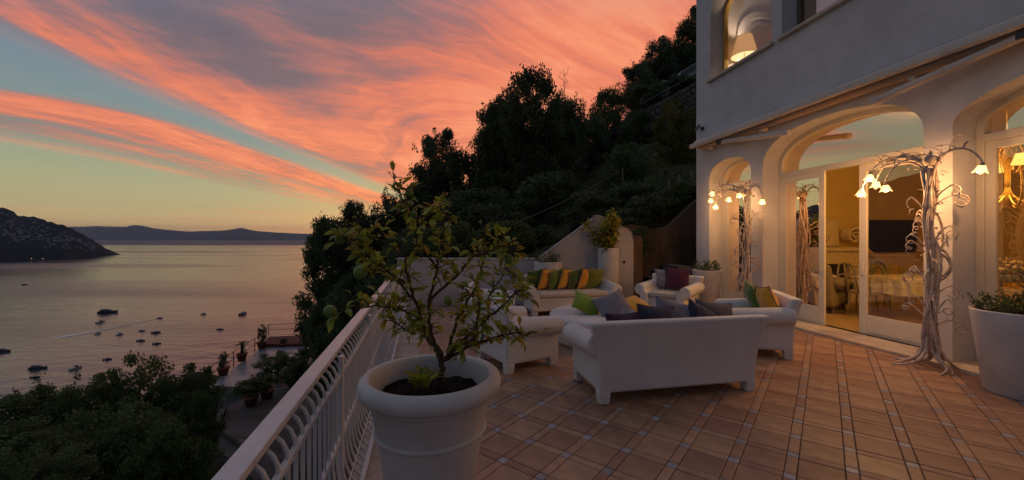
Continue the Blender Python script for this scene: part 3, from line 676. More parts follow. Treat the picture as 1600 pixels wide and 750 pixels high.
def bubble(name, label, cat, x, y, fx, fy, W, bw, group, arm_drop=.05):
    root = empty(name, (x, y, fz(x)), math.atan2(-fx, fy), label, cat, group); mat = M['poly']; h = bw/2
    b = MB(); b.box(-h+.004, h-.004, -.292, .36, .105, .37); b.build('base', mat, root, bevel=.02)
    bk = MB(); secs = [(.10, h, -.30, -.20), (.30, h+.005, -.305, -.20), (.48, h+.03, -.32, -.205), (.64, h+.075, -.345, -.225), (.765, W/2-.005, -.375, -.25)]
    vs = []
    for (z, hw, ya, yb) in secs: vs += [(-hw, ya, z), (hw, ya, z), (hw-.02, yb, z), (-hw+.02, yb, z)]
    fs = [(0, 1, 2, 3)]
    for k in range(len(secs)-1):
        for j in range(4): fs.append((4*k+j, 4*k+(j+1) % 4, 4*k+4+(j+1) % 4, 4*k+4+j))
    n = 4*(len(secs)-1); fs.append((n, n+1, n+2, n+3))
    bk.add(vs, fs).build('backrest', mat, root, bevel=.03, seg=3)
    for sx in (-1, 1):
        xi = h-.15; pr = [(xi, .12), (h, .12), (h+.002, .30), (h-.004, .43)]
        for k in range(15):
            a = R(-62)+R(250)*k/14; pr.append((h+.012+.108*math.cos(a), .548+.108*math.sin(a)))
        pr.append((xi, .48))
        def P(y, sc, dz): return [(sx*(h+(px_-h)*sc), y, (pz if pz < .4 else pz-dz)) for px_, pz in pr]
        m = MB(); m.extrude(pr, P(-.296, .985, 0), P(.43, 1.0, arm_drop)); m.build('armrest', mat, root, bevel=.02, seg=3)
    for sx in (-1, 1):
        for sy, y0, y1 in ((0, -.30, -.19), (1, .31, .425)):
            x1 = sx*h; x0 = sx*(h-.11)
            MB().frustum([(min(x0, x1)+.008, y0+.006, 0), (max(x0, x1)-.008, y0+.006, 0), (max(x0, x1)-.008, y1-.012, 0), (min(x0, x1)+.008, y1-.012, 0)],
                         [(min(x0, x1), y0, .118), (max(x0, x1), y0, .118), (max(x0, x1), y1, .118), (min(x0, x1), y1, .118)]).build('leg', mat, root, bevel=.01)
    c = MB(); c.box(-h+.16, h-.16, -.195, .40, .372, .465); c.build('seat_cushion', M['seat'], root, bevel=.03, seg=3)
    return root
SG = 'white moulded club seats'
def seat_pt(root, lx, ly, lz):
    return (Matrix.Translation(root.location) @ Euler((0, 0, root.rotation_euler.z)).to_matrix().to_4x4()) @ Vector((lx, ly, lz))
s_front = bubble('sofa', 'white moulded sofa seen from behind, nearest on the terrace floor', 'sofa', 1.555, 4.09, -.196, .981, 1.90, 1.66, SG)
s_far = bubble('sofa', 'white moulded sofa lined with seven green and yellow cushions', 'sofa', 1.16, 8.22, .2, -.98, 2.0, 1.74, SG)
c_right = bubble('armchair', 'white armchair with one green and one yellow cushion, beside the door', 'armchair', 3.29, 5.36, -.957, .29, 1.0, .80, SG)
c_purple = bubble('armchair', 'white armchair holding a purple cushion, before the tall white planters', 'armchair', 3.12, 7.85, -.70, -.71, 1.06, .86, SG)
c_left = bubble('armchair', 'white armchair with its back to the potted lemon tree, nearest the railing', 'armchair', .0, 4.98, .858, .514, .98, .78, SG)
c_back = bubble('armchair', 'white armchair with a green seat cushion half hidden behind the lemon tree', 'armchair', -.42, 6.75, .99, -.10, 1.0, .82, SG)
tb = MB(); tb.lathe([(0, .40), (.80, .40), (.86, .396), (.90, .38), (.922, .35), (.92, .31), (.89, .12), (.875, .03), (.865, .0), (0, 0)], 72)
tb = tag(tb.build('low_table', M['poly'], None, (1.50, 6.10, fz(1.5)), None, True), 'low round white drum table in the middle of the seating', 'table')
# far sofa: seven cushions in a row
def stand(root, lx, ly, lz, lean, turn, roll=0.0):     # cushion standing on its lower edge, facing the sitter
    p = seat_pt(root, lx, ly, lz); e = Matrix.Rotation(root.rotation_euler.z+turn, 3, 'Z') @ Matrix.Rotation(PI/2+lean, 3, 'X') @ Matrix.Rotation(roll, 3, 'Z')
    return tuple(p), tuple(e.to_euler())
order = ['c_dkgreen', 'c_orange', 'c_green', 'c_yellow', 'c_dkgreen', 'c_orange', 'c_olive']
words = ['bottle green cushion at the far left end of the sofa row', 'amber cushion second from the left in the sofa row', 'green cushion third from the left between two yellow ones',
         'mustard cushion in the middle of the sofa row', 'bottle green cushion third from the right in the sofa row', 'amber cushion second from the right in the sofa row', 'olive green cushion at the right end of the sofa row']
for k in range(7):
    lx = .66-k*.215
    p, e = stand(s_far, lx, -.10, .465+.215, -.30, R(38 if k < 6 else 20)*(1 if k else .5), R((-8, 5, -10, 6, -9, 4, 3)[k]))
    cushion(words[k], order[k], p, e, .225, 'pipe_light' if 'green' in order[k] or 'olive' in order[k] else 'pipe_dark', .075, 'cushions on the far sofa')
p, e = stand(c_right, .21, -.02, .68, -.35, R(-4), R(8)); cushion('green cushion leaning behind the yellow one on the right armchair', 'c_green', p, e, .22, 'pipe_light')
p, e = stand(c_right, -.12, -.10, .67, -.36, R(10), R(-6)); cushion('yellow cushion in front on the right armchair by the door', 'c_yellow', p, e, .215, 'pipe_dark')
p, e = stand(c_purple, .16, -.12, .68, -.25, R(-6)); cushion('silver grey damask cushion on the far armchair beside the purple one', 'c_silver', p, e, .21)
p, e = stand(c_purple, -.10, -.06, .70, -.28, R(10), R(4)); cushion('wine purple cushion on the far armchair', 'c_wine', p, e, .235, 'pipe_dark')
p, e = stand(c_back, -.05, .15, .52, -1.25, 0, R(20)); cushion('lime cushion lying on the armchair behind the lemon tree', 'c_lime', p, e, .215, 'pipe_light')
# on the front sofa, seen over its back
for lab, col, lx, ly, z, lean, turn, roll, a in (
        ('dark aubergine cushion at the left end of the front sofa', 'c_purple', -.50, -.12, .62, -.16, 0, R(1), .185),
        ('pale silver damask cushion low between aubergine and navy', 'c_silver', -.30, -.02, .60, -.3, R(-8), R(-14), .205),
        ('navy cushion rising over the middle of the front sofa back', 'c_navy', -.14, -.10, .640, -.2, R(6), R(-6), .225),
        ('large silver grey cushion right of the navy one on the front sofa', 'c_grey', .12, -.02, .655, -.32, R(-5), R(-15), .235),
        ('dark navy cushion tilted on its corner near the right of the sofa', 'c_navy', .40, -.05, .64, -.25, R(12), R(-24), .21),
        ('charcoal cushion at the right end of the front sofa', 'c_char', .62, .0, .635, -.35, R(4), R(-8), .235)):
    p, e = stand(s_front, lx, ly, z, lean, turn, roll); cushion(lab, col, p, e, a, None, .08)
# heap on the table
for lab, col, x, y, z, rx, rz_, rl, a in (
        ('lime green cushion heaped on the low round table', 'c_lime', 1.13, 6.02, .55, R(38), R(35), R(45), .225),
        ('grey cushion propped against the lime one on the table', 'c_grey', 1.47, 5.80, .56, R(48), R(-18), R(30), .235),
        ('mustard cushion lying at the right of the heap on the table', 'c_yellow', 1.82, 6.02, .53, R(22), R(-20), R(40), .225),
        ('dark red cushion at the back of the heap on the table', 'c_red', 1.62, 6.42, .50, R(22), R(10), R(15), .225)):
    e = (Matrix.Rotation(rz_, 3, 'Z') @ Matrix.Rotation(rx, 3, 'X') @ Matrix.Rotation(rl, 3, 'Z')).to_euler()
    cushion(lab, col, (x, y, z), tuple(e), a, 'pipe_light' if col == 'c_lime' else None, .08, 'cushions on the low table')

# ------------------------------------------------------------------ foliage
def rnd_unit(rng, n):
    v = rng.normal(size=(n, 3)); return v/np.linalg.norm(v, axis=1, keepdims=True)
def leaf_quads(C, Ls, rng, wid=.42, droop=0.0):
    n = len(C); a = rnd_unit(rng, n); a[:, 2] -= droop; a /= np.linalg.norm(a, axis=1, keepdims=True)
    b = np.cross(a, rnd_unit(rng, n)); b /= np.linalg.norm(b, axis=1, keepdims=True)+1e-9; Ls = np.asarray(Ls).reshape(-1, 1)
    V = np.stack([C-a*Ls, C+b*Ls*wid, C+a*Ls, C-b*Ls*wid], 1).reshape(-1, 3); return V, np.arange(4*n).reshape(n, 4)
def crown_mesh(seed, mat, clumps=84, per=270, leaf_=.040, shape='round', spread=(.16, .34)):
    rng = np.random.default_rng(seed); Cs = []
    for k in range(clumps):
        while True:
            p = rng.uniform(-1, 1, 3)
            r = np.linalg.norm(p)
            if shape == 'cone': ok = math.hypot(p[0], p[1]) < .90*(1-((p[2]+1)/2)**2.4)**.8+.12
            elif shape == 'column': ok = math.hypot(p[0], p[1]) < .9
            else: ok = .30 < r < .92
            if ok: break
        s = rng.uniform(*spread)
        d = rnd_unit(rng, per)*(rng.uniform(0, 1, (per, 1))**.5)*s*np.array([1.15, 1.15, .8]); Cs.append(p+d)
    # loose sprigs that break the outline
    for k in range(0 if shape == 'cone' else clumps//3):
        p = rnd_unit(rng, 1)[0]*rng.uniform(.80, .98); q = p*rng.uniform(1.06, 1.22)+rng.normal(0, .05, 3); t = rng.uniform(0, 1, (26, 1)); Cs.append(p+(q-p)*t+rng.normal(0, .034, (26, 3)))
    C = np.concatenate(Cs); V, Fq = leaf_quads(C, leaf_*rng.uniform(.6, 1.3, len(C)), rng)
    return mesh_np('crown', V, Fq, mat)
crowns = {}
def crown(kind, mat, var):
    k = (kind, mat, var)
    if k not in crowns:
        pr = dict(round=dict(), dense=dict(clumps=100, per=290, spread=(.15, .29)), airy=dict(clumps=74, per=190, leaf_=.036, spread=(.11, .26)), cone=dict(clumps=120, per=270, shape='cone', spread=(.12, .25), leaf_=.036), hedge=dict(clumps=40, per=120, leaf_=.075, spread=(.2, .4)), column=dict(clumps=40, per=120, shape='column', leaf_=.06, spread=(.2, .35)))[kind]
        crowns[k] = crown_mesh(var*17+len(kind)*5, M[mat], **pr)
    return crowns[k]
def tree(name, label, cat, x, yt, yb, w, Y, kind='dense', mat='leaf_dark', var=0, group=None, trunk=True, ground=None, tr=None):
    top, bot = at(x, yt, Y), at(x, yb, Y); zc = (top.z+bot.z)/2; rz_ = (top.z-bot.z)/2/1.06; rx = w/2/F*Y/1.02
    g = float(terrain(top.x, Y))-.2 if ground is None else ground
    g = min(g, bot.z+.1*rz_)
    root = empty(name, (top.x, Y, g), random.uniform(0, 6.28), label, cat, group)
    n = max(1, min(4, round(rz_/(1.1*rx))))
    for k in range(n):      # tall trees carry their foliage in stacked rounded masses
        h = rz_ if n == 1 else rz_/n*1.32; f = (k+.5)/n; c = (zc-rz_)+2*rz_*f; c = min(max(c, zc-rz_+h*.9), zc+rz_*1.06-h*1.06)
        w_ = rx*(1 if n == 1 else (.78 if k == n-1 else random.uniform(.9, 1.08))); off = 0 if n == 1 else .22*rx
        link('crown', crown(kind if kind != 'cone' else 'round', mat, (var+k) % 4 if n > 1 else var), root, (random.uniform(-off, off), random.uniform(-off, off), c-g), (random.uniform(-.15, .15), random.uniform(-.15, .15), random.uniform(0, 6.28)), (w_, w_*.92, h))
    if trunk:
        r = tr or max(.05, .07*rx); m = MB(); h = zc-g; lean = random.uniform(-.1, .1)*rx
        m.tube([(0, 0, 0), (lean*.3, 0, h*.35), (lean, .05*rx, h*.75), (lean*1.2, 0, h+.35*rz_)], [r*1.25, r, r*.8, r*.35], 7)
        for k in range(5):
            a = k*1.3+random.random(); z0 = h-rz_*random.uniform(.1, .6); z0 = max(z0, h*.2)
            m.tube([(lean*.8, 0, z0), (math.cos(a)*rx*.35, math.sin(a)*rx*.35, z0+.25*rz_), (math.cos(a)*rx*.75, math.sin(a)*rx*.75, z0+.6*rz_)], [r*.55, r*.38, r*.12], 5)
        m.build('trunk', M['bark'], root, smooth=True)
    return root
HG = 'trees on the hillside behind the terrace'
hill_trees = [
 ('dark bushy tree at the left foot of the roadside stone wall', 990, 168, 300, 76, 27, 'dense', 'leaf_dark', 0),
 ('green creeper like tree spreading over the lower roadside wall', 1052, 158, 300, 70, 26, 'airy', 'leaf_mid', 0),
 ('rounded dark crown just left of the tallest point of the central group', 806, 128, 380, 104, 23, 'round', 'leaf_dark', 2),
 ('rounded dark crown just right of the tallest point of the central group', 868, 138, 380, 96, 23, 'dense', 'leaf_dark', 1),
 ('dark tree at the seaward edge of the hillside, leaning over the water', 527, 330, 560, 118, 20, 'dense', 'leaf_dark', 0),
 ('dark rounded tree stepping up from the seaward edge', 574, 308, 470, 92, 24, 'round', 'leaf_dark', 1),
 ('spiky topped dark tree above the lemon tree', 612, 288, 450, 96, 26, 'airy', 'leaf_dark', 0),
 ('broad low dark tree filling the slope above the lemon tree', 655, 278, 440, 118, 25, 'dense', 'leaf_dark', 2),
 ('dark tree with a ragged left shoulder below the big central tree', 708, 194, 420, 120, 26, 'round', 'leaf_dark', 3),
 ('dark filler tree behind the ragged shouldered one', 758, 205, 420, 108, 28, 'dense', 'leaf_dark', 1),
 ('tallest dark central tree with a pointed crown against the sunset', 836, 108, 400, 128, 22, 'round', 'leaf_dark', 5),
 ('dark tree filling the left flank of the tall central tree', 785, 152, 390, 112, 24, 'dense', 'leaf_dark', 0),
 ('dark tree filling the right flank of the tall central tree', 884, 148, 380, 88, 25, 'round', 'leaf_dark', 2),
 ('dark tree in the dip of the skyline right of the central tree', 918, 178, 340, 84, 28, 'dense', 'leaf_dark', 2),
 ('mid green tree on the skyline left of the parked cars', 958, 133, 330, 84, 30, 'round', 'leaf_mid', 1),
 ('dark tree on the skyline directly above the parked cars', 1000, 95, 190, 84, 35, 'round', 'leaf_dark', 0),
 ('dark tree on the upper skyline beside the villa wall', 1042, 52, 170, 84, 37, 'dense', 'leaf_dark', 1),
 ('uppermost dark tree touching the villa edge', 1084, 6, 160, 84, 37, 'round', 'leaf_dark', 3),
 ('yellow green tree below the roadside stone wall by the villa', 1062, 150, 330, 92, 19, 'airy', 'leaf_yellow', 0),
 ('mid green tree on the slope under the stone wall', 984, 215, 380, 122, 18, 'round', 'leaf_mid', 0),
 ('mid green tree below the rustic wooden fence', 1045, 262, 352, 96, 14.5, 'airy', 'leaf_mid', 1),
 ('dark tree rising close behind the sloping stair wall', 868, 262, 400, 150, 17, 'dense', 'leaf_dark', 3),
 ('dark tree behind the low parapet left of the stair wall', 742, 290, 420, 150, 16, 'round', 'leaf_dark', 1),
 ('dark lower tree beside the far end of the railing', 560, 410, 620, 130, 16, 'dense', 'leaf_dark', 2),
 ('dark bushy tree overhanging the lower villa terrace', 520, 455, 640, 92, 18.5, 'round', 'leaf_dark', 0),
 ('dark olive tree between parapet and hillside', 655, 350, 450, 120, 13.5, 'airy', 'leaf_mid', 1)]
for k, (lab, x, yt, yb, w, Y, kind, mat, var) in enumerate(hill_trees):
    tree('hillside_tree', lab, 'tree', x, yt, yb, w, Y, kind, mat, var, HG)
for lab, x, yt, yb, w, Y, mat, var in (
        ('leafy green shrub left of the pole behind the parapet', 716, 345, 412, 84, 11.6, 'leaf_mid', 0), ('leafy green shrub just behind the parapet by the pole', 792, 343, 410, 92, 11.8, 'leaf_mid', 1),
        ('low dark shrub filling the slope over the brown wall', 1062, 300, 352, 76, 12.2, 'leaf_dark', 1), ('dark shrub on the bank between planter and brown wall', 968, 322, 392, 84, 12.4, 'leaf_dark', 0), ('low bush on the bank just above the middle of the brown wall', 1022, 302, 354, 76, 11.75, 'leaf_dark', 0), ('low bush on the bank by the rustic fence posts', 1062, 284, 340, 84, 11.9, 'leaf_mid', 1), ('low bush on the bank above the left end of the brown wall', 984, 322, 368, 70, 11.7, 'leaf_dark', 1), ('low bush on the bank tucked against the villa corner', 1088, 268, 328, 66, 12.2, 'leaf_dark', 0), ('bush higher on the bank left of the rustic fence', 1002, 284, 345, 96, 14, 'leaf_dark', 1), ('dark shrub at the foot of the sloping stair wall', 846, 350, 408, 80, 12.5, 'leaf_dark', 0), ('dark shrub above the sagging brown wall', 1016, 300, 362, 90, 13, 'leaf_mid', 0),
        ('spiky dark shrub growing over the stair wall end', 1000, 352, 402, 36, 10.3, 'leaf_dark', 1), ('dark shrub behind the tall white planter', 925, 300, 372, 96, 13.5, 'leaf_dark', 1)):
    tree('shrub', lab, 'shrub', x, yt, yb, w, Y, 'hedge', mat, var, 'shrubs behind the terrace walls', True, None, .03)
GG = 'garden trees below the terrace'
for lab, x, yt, yb, w, Y, kind, mat, var in (
        ('dark garden tree at the far left edge over the water', 48, 598, 760, 150, 12, 'dense', 'leaf_mid', 0),
        ('mid green garden tree with a yellowish crown, left of centre', 138, 572, 760, 120, 12.5, 'airy', 'leaf_mid', 0),
        ('tallest garden tree standing out against the sea', 215, 545, 740, 126, 13, 'airy', 'leaf_mid', 1),
        ('lacy garden tree against the sea nearest the lower terrace', 285, 557, 740, 128, 13.5, 'airy', 'leaf_mid', 0),
        ('garden tree beside the grey concrete roof', 312, 606, 760, 66, 12.5, 'airy', 'leaf_mid', 1),
        ('dark garden tree at the lower left corner', 20, 660, 820, 190, 8, 'dense', 'leaf_mid', 1),
        ('broad dark garden tree in the lower left foreground', 170, 625, 840, 200, 8.5, 'round', 'leaf_mid', 3),
        ('dark garden tree directly under the white railing', 258, 655, 840, 130, 8, 'round', 'leaf_mid', 1),
        ('pale leaved garden bush at the bottom left corner', 55, 690, 830, 150, 6, 'airy', 'leaf_mid', 1)):
    tree('garden_tree', lab, 'tree', x, yt, yb, w, Y, kind, mat, var, GG)
bs = MB(); q0, q1 = at(880, 215, 26), at(881, 108, 26); bs.tube([q0, q0.lerp(q1, .5)+Vector((.06, 0, 0)), q1], [.05, .03, .01], 6)
for k in range(9): q = q0.lerp(q1, .45+.055*k); bs.tube([q, q+Vector((random.uniform(-.3, .3), random.uniform(-.2, .2), .3)), q+Vector((random.uniform(-.5, .5), 0, .7))], [.016, .011, .005], 4)
tag(bs.build('bare_sapling', M['bark']), 'thin bare sapling poking above the skyline beside the central tree', 'tree')

for lab, x, yt, yb, w, Y, mat, var in (('leafy bush in front of the left parked car', 1026, 128, 164, 34, 29.4, 'leaf_mid', 1), ('leafy bush between the two parked cars', 1056, 116, 150, 40, 29.4, 'leaf_dark', 0), ('leafy bush hiding the lower half of the right car', 1086, 117, 140, 34, 29.4, 'leaf_mid', 0), ('dark bush at the left end of the roadside wall', 1000, 132, 180, 40, 29.4, 'leaf_dark', 1)):
    tree('shrub', lab, 'shrub', x, yt, yb, w, Y, 'hedge', mat, var, 'bushes along the hillside road', True, None, .03)
# ------------------------------------------------------------------ pots
def lathe_pot(name, label, x, y, prof, inner, soil_z, soil_r, beads=(), M_=None, group='white planters on the terrace', z=None):
    root = empty(name, (x, y, fz(x) if z is None else z), 0, label, 'planter', group)
    m = MB(); m.lathe(prof+inner, 64); m.build('pot_body', M_ or M['pot'], root, smooth=True)
    for r, zz in beads:
        MB().lathe([(r+.011*math.cos(a), zz+.012*math.sin(a)) for a in [2*PI*k/8 for k in range(8)]], 64, None, True).build('bead', M_ or M['pot'], root, smooth=True)
    sm = MB(); rg = random.Random(3); pts = [(0, 0, soil_z+.012)]; n = 36; rr = [soil_r*k/7 for k in range(1, 8)]
    for r in rr:
        for j in range(n): a = 2*PI*j/n; pts.append((r*math.cos(a), r*math.sin(a), soil_z+rg.uniform(-.016, .02)+.02*(1-r/soil_r)))
    fs = [(0, 1+j, 1+(j+1) % n) for j in range(n)]
    for k in range(6):
        for j in range(n): fs.append((1+k*n+j, 1+(k+1)*n+j, 1+(k+1)*n+(j+1) % n, 1+k*n+(j+1) % n))
    sm.add(pts, fs).build('soil', M['soil'], root, smooth=True)
    return root
PX, PY = -.425, 2.10
lathe_pot('round_planter', 'large round white pot with rolled rim, holding the lemon tree', PX, PY,
    [(0, .0), (.205, .0), (.215, .02), (.25, .42), (.276, .56), (.306, .74), (.318, .755), (.345, .760), (.362, .778), (.368, .805), (.360, .832), (.340, .849), (.322, .852)],
    [(.309, .846), (.303, .825), (.297, .77), (.292, .72)], .725, .297, ((.281, .572), (.312, .742)))
BX, BY = 4.84, 3.77
lathe_pot('tapered_planter', 'tall smooth white planter at the right edge under the dining window', BX, BY, [(0, 0), (.25, 0), (.257, .008), (.345, .775), (.345, .79)], [(.325, .79), (.31, .70)], .765, .317)
lathe_pot('tapered_planter', 'white planter standing at the villa corner under the small arch', 4.02, 8.22, [(0, 0), (.20, 0), (.207, .008), (.285, .82), (.285, .84)], [(.265, .84), (.25, .76)], .81, .258)
lathe_pot('cylinder_planter', 'tall narrow white cylinder planter with a lemon bush', 2.12, 8.78, [(0, 0), (.215, 0), (.222, .008), (.228, 1.285), (.228, 1.30)], [(.208, 1.30), (.205, 1.22)], 1.265, .207)
lathe_pot('bowl_planter', 'wide low white planter bowl behind the sofa', .80, 8.80, [(0, 0), (.22, 0), (.30, .80), (.305, 1.0), (.305, 1.02)], [(.285, 1.02), (.28, .95)], .985, .283)

lm = MB(); LW = .5
def leafgeo(n=5):
    vs = []; fs = []
    for k in range(n+1):
        t = k/n; w = math.sin(PI*min(1, t**.85))**.8*.22 if 0 < k < n else .012; zz = .10*math.sin(PI*t)-.12*t*t
        vs += [(-w, t, zz+w*.35), (0, t, zz), (w, t, zz+w*.35)]
    for k in range(n):
        for j in range(2): fs.append((3*k+j, 3*k+j+1, 3*k+j+4, 3*k+j+3))
    return vs, fs
LV, LF = leafgeo()
leafm = [MB().add(LV, LF).mesh('leaf', M['leaf_lemon'], True), MB().add(LV, LF).mesh('leaf', M['leaf_lemon_yellow'], True)]
def lemon_tree(name, label, base, branches, nleaf, parts_max, lsize, twig=2.0, group=None, seed=4, yshare=.12, up=.2):
    root = empty(name, tuple(base), 0, label, 'tree', group); rg = random.Random(seed); wood = MB(); spots = []
    for pts, r0, r1 in branches:
        P = [Vector(p)-Vector(base) for p in pts]; 
        Q = []
        for k in range(len(P)-1):
            for j in range(5): Q.append(P[k].lerp(P[k+1], j/5)+Vector((rg.gauss(0, .004), rg.gauss(0, .004), rg.gauss(0, .003))))
        Q.append(P[-1]); n = len(Q); wood.tube(Q, [r0+(r1-r0)*k/(n-1) for k in range(n)], 7)
        if r0 > .0135: continue
        ntw = int(n*twig)
        for k in range(ntw):
            t = rg.uniform(.22, 1); q = Q[min(n-1, int(t*(n-1)))]
            d = Vector((rg.gauss(0, 1), rg.gauss(0, 1), rg.gauss(.15, .8))).normalized(); L_ = rg.uniform(.03, .105)*(lsize/.06)
            e1 = q+d*L_*.5+Vector((0, 0, .01)); e2 = q+d*L_
            wood.tube([q, e1, e2], [.0028, .0022, .0014], 4)
            for s in range(5): spots.append((q.lerp(e2, rg.uniform(.3, 1)), d))
        for s in range(n*2): spots.append((Q[rg.randrange(n//4, n)], Vector((rg.gauss(0, 1), rg.gauss(0, 1), .3)).normalized()))
    wood.build('branches', M['lemon_bark'], root, smooth=True)
    rg.shuffle(spots); rest = {0: MB(), 1: MB()}
    for k, (p, d) in enumerate(spots[:nleaf]):
        dd = (d+Vector((rg.gauss(0, .5), rg.gauss(0, .5), rg.gauss(up-.2, .5)))).normalized()
        rot = dd.to_track_quat('Y', 'Z').to_euler(); m = Matrix.Rotation(rg.uniform(-1, 1), 3, dd)
        e = (m @ rot.to_matrix()).to_euler(); s = lsize*rg.uniform(.6, 1.25); y = 1 if rg.random() < yshare else 0
        if k < parts_max: link('leaf', leafm[y], root, p, e, (s*1.05, s, s))
        else:
            mm = Matrix.LocRotScale(p, e.to_quaternion(), Vector((s*1.05, s, s))); rest[y].add([mm @ Vector(v) for v in LV], LF)
    for y in (0, 1):
        if rest[y].v: tag(rest[y].build('leaf', leafm[y].materials[0], root, smooth=True), kind='stuff')
    return root
def br(pxs, d0, d1, r0, r1, Y=2.10):
    n = len(pxs); return ([tuple(at(x, y, Y+d0+(d1-d0)*k/(n-1))) for k, (x, y) in enumerate(pxs)], r0, r1)
tb0 = at(689, 606, 2.12)
B = [br([(689, 607), (690, 575), (686, 548)], .02, .0, .021, .018),
     br([(686, 550), (667, 527), (656, 490), (641, 450), (633, 405)], 0, .05, .0155, .008), br([(633, 405), (640, 340), (627, 305), (609, 272)], .05, .12, .0055, .0015),
     br([(690, 555), (673, 522), (670, 470), (681, 420), (691, 372), (706, 335)], .02, -.15, .015, .003),
     br([(692, 562), (716, 540), (760, 500), (795, 468), (820, 446)], .0, -.12, .0155, .003), br([(694, 562), (725, 545), (770, 527), (805, 521), (826, 526)], 0, .08, .014, .003),
     br([(656, 498), (630, 485), (590, 478), (528, 484)], .03, -.08, .009, .003), br([(652, 476), (620, 440), (576, 402), (546, 378), (528, 362)], .03, .18, .009, .002),
     br([(699, 550), (715, 500), (741, 450), (758, 400), (752, 345)], .0, .25, .013, .003), br([(641, 448), (600, 420), (566, 424)], .03, -.2, .008, .002),
     br([(671, 470), (711, 432), (738, 402), (792, 382), (806, 396)], 0, -.25, .010, .002), br([(634, 402), (590, 372), (566, 368)], .05, .25, .007, .002),
     br([(716, 500), (760, 470), (790, 420), (812, 440)], .1, .3, .008, .002), br([(660, 500), (640, 520), (610, 500), (590, 450)], 0, .28, .008, .002), br([(682, 418), (650, 380), (662, 330)], -.05, -.25, .007, .002),
     br([(700, 545), (740, 530), (750, 480), (720, 440)], 0, -.3, .009, .002), br([(640, 360), (668, 330), (690, 322)], .1, .2, .005, .002)]
lt = lemon_tree('lemon_tree', 'sparse lemon tree with green fruit growing in the large white pot', tb0, [(q, r0*.8, r1*.8) for q, r0, r1 in B], 1000, 290, .058, 1.9, None, 4, .18)
fm = MB(); fm.lathe([(0, -.036), (.006, -.034), (.018, -.027), (.028, -.012), (.031, .0), (.029, .012), (.02, .026), (.008, .033), (0, .034)], 16); fm = fm.mesh('lemon', M['fruit'], True)
for x, y, d in ((516, 487, -.05), (532, 372, .15), (566, 383, .2), (563, 425, -.18), (646, 335, .1), (640, 302, .1), (795, 405, -.2), (700, 470, -.1)):
    link('lemon', fm, lt, at(x, y, 2.10+d)-tb0, (random.uniform(-.6, .6), random.uniform(-.6, .6), 0), (1.05,)*3 if x < 600 else (.7,)*3)
sp = empty('lemon_sprout', tuple(at(660, 608, 2.02)), 0, 'young leafy sprout at the foot of the lemon tree in the pot', 'plant')
for k in range(16):
    a = k*2.4; t = random.uniform(.15, 1.0); d = Vector((math.cos(a), math.sin(a), .2+1.8*t)).normalized(); s = random.uniform(.08, .14)
    link('leaf', leafm[0], sp, (random.uniform(-.03, .03), random.uniform(-.03, .03), .05*t*random.random()), d.to_track_quat('Y', 'Z').to_euler(), (s*.85, s, s))
# lemon bush in the tall cylinder
b0 = Vector((2.12, 8.78, 1.29)); rg = random.Random(9); BB = []
for k in range(15):
    a = rg.uniform(0, 6.28); rr = rg.uniform(.15, .66); zt = rg.uniform(.12, .95); e = b0+Vector((math.cos(a)*rr, math.sin(a)*rr*.7, zt))
    BB.append(([tuple(b0), tuple(b0.lerp(e, .5)+Vector((0, 0, .08))), tuple(e)], .012, .003))
lemon_tree('lemon_bush', 'yellow green lemon bush growing from the tall white cylinder planter', b0, BB, 1500, 0, .095, 3.2, None, 6, .35, .3)
def sprigs(name, label, x, y, z, r, h, n, mat='leaf_mid', size=.03):
    root = empty(name, (x, y, z), 0, label, 'plant', 'low plants in planters'); rg = np.random.default_rng(int(x*100+n)); C = []; m = MB()
    for k in range(n):
        a = rg.uniform(0, 6.28); q = r*math.sqrt(rg.uniform()); hh = h*rg.uniform(.3, 1); p0 = np.array([q*math.cos(a), q*math.sin(a), 0]); p1 = p0+np.array([rg.normal(0, .05), rg.normal(0, .05), hh])
        m.tube([tuple(p0), tuple((p0+p1)/2+rg.normal(0, .012, 3)), tuple(p1)], [.003, .0025, .0015], 4); t = rg.uniform(.1, 1, (10, 1)); C.append(p0+(p1-p0)*t+rg.normal(0, .022, (10, 3)))
    tag(m.build('stems', M['lemon_bark'], root), kind='stuff'); V, Fq = leaf_quads(np.concatenate(C), size*rg.uniform(.5, 1.2, n*10), rg); link('foliage', mesh_np('foliage', V, Fq, M[mat]), root)
sprigs('low_plant', 'trailing dark green plant spilling over the right edge planter', BX, BY, .85, .32, .16, 60)
sprigs('low_plant', 'sparse low plant in the villa corner planter', 4.02, 8.22, .89, .26, .22, 40)
sprigs('low_plant', 'wispy plant in the wide low bowl behind the sofa', .80, 8.80, 1.0, .28, .34, 34)
sprigs('low_plant', 'trailing sprig hanging from the rim of the cylinder planter', 2.0, 8.60, 1.24, .05, .10, 6)
# ------------------------------------------------------------------ iron vine lamps
flower = MB(); fv = []; seg = 20; frows = [(.012, 0), (.030, -.012), (.040, -.038), (.046, -.062), (.062, -.088)]
for k, (r, z) in enumerate(frows):
    for j in range(seg):
        t = 2*PI*j/seg; w = 1+(.20*k/4)*math.cos(5*t); fv.append((r*w*math.cos(t), r*w*math.sin(t), z-(.014*math.cos(5*t) if k == 4 else 0)))
flower.add(fv, [(k*seg+j, k*seg+(j+1) % seg, (k+1)*seg+(j+1) % seg, (k+1)*seg+j) for k in range(4) for j in range(seg)])
flower_me = flower.mesh('glass_flower', M['flower_glow'], True)
bulb_me = MB().lathe([(0, -.085), (.016, -.08), (.024, -.062), (.020, -.04), (.010, -.02), (0, -.015)], 12).mesh('bulb', M['bulb_glow'], True)
cup_me = MB().lathe([(0, .03), (.010, .026), (.018, .006), (.022, -.008), (.012, -.012), (0, -.012)], 10).mesh('cup', M['vine'], True)
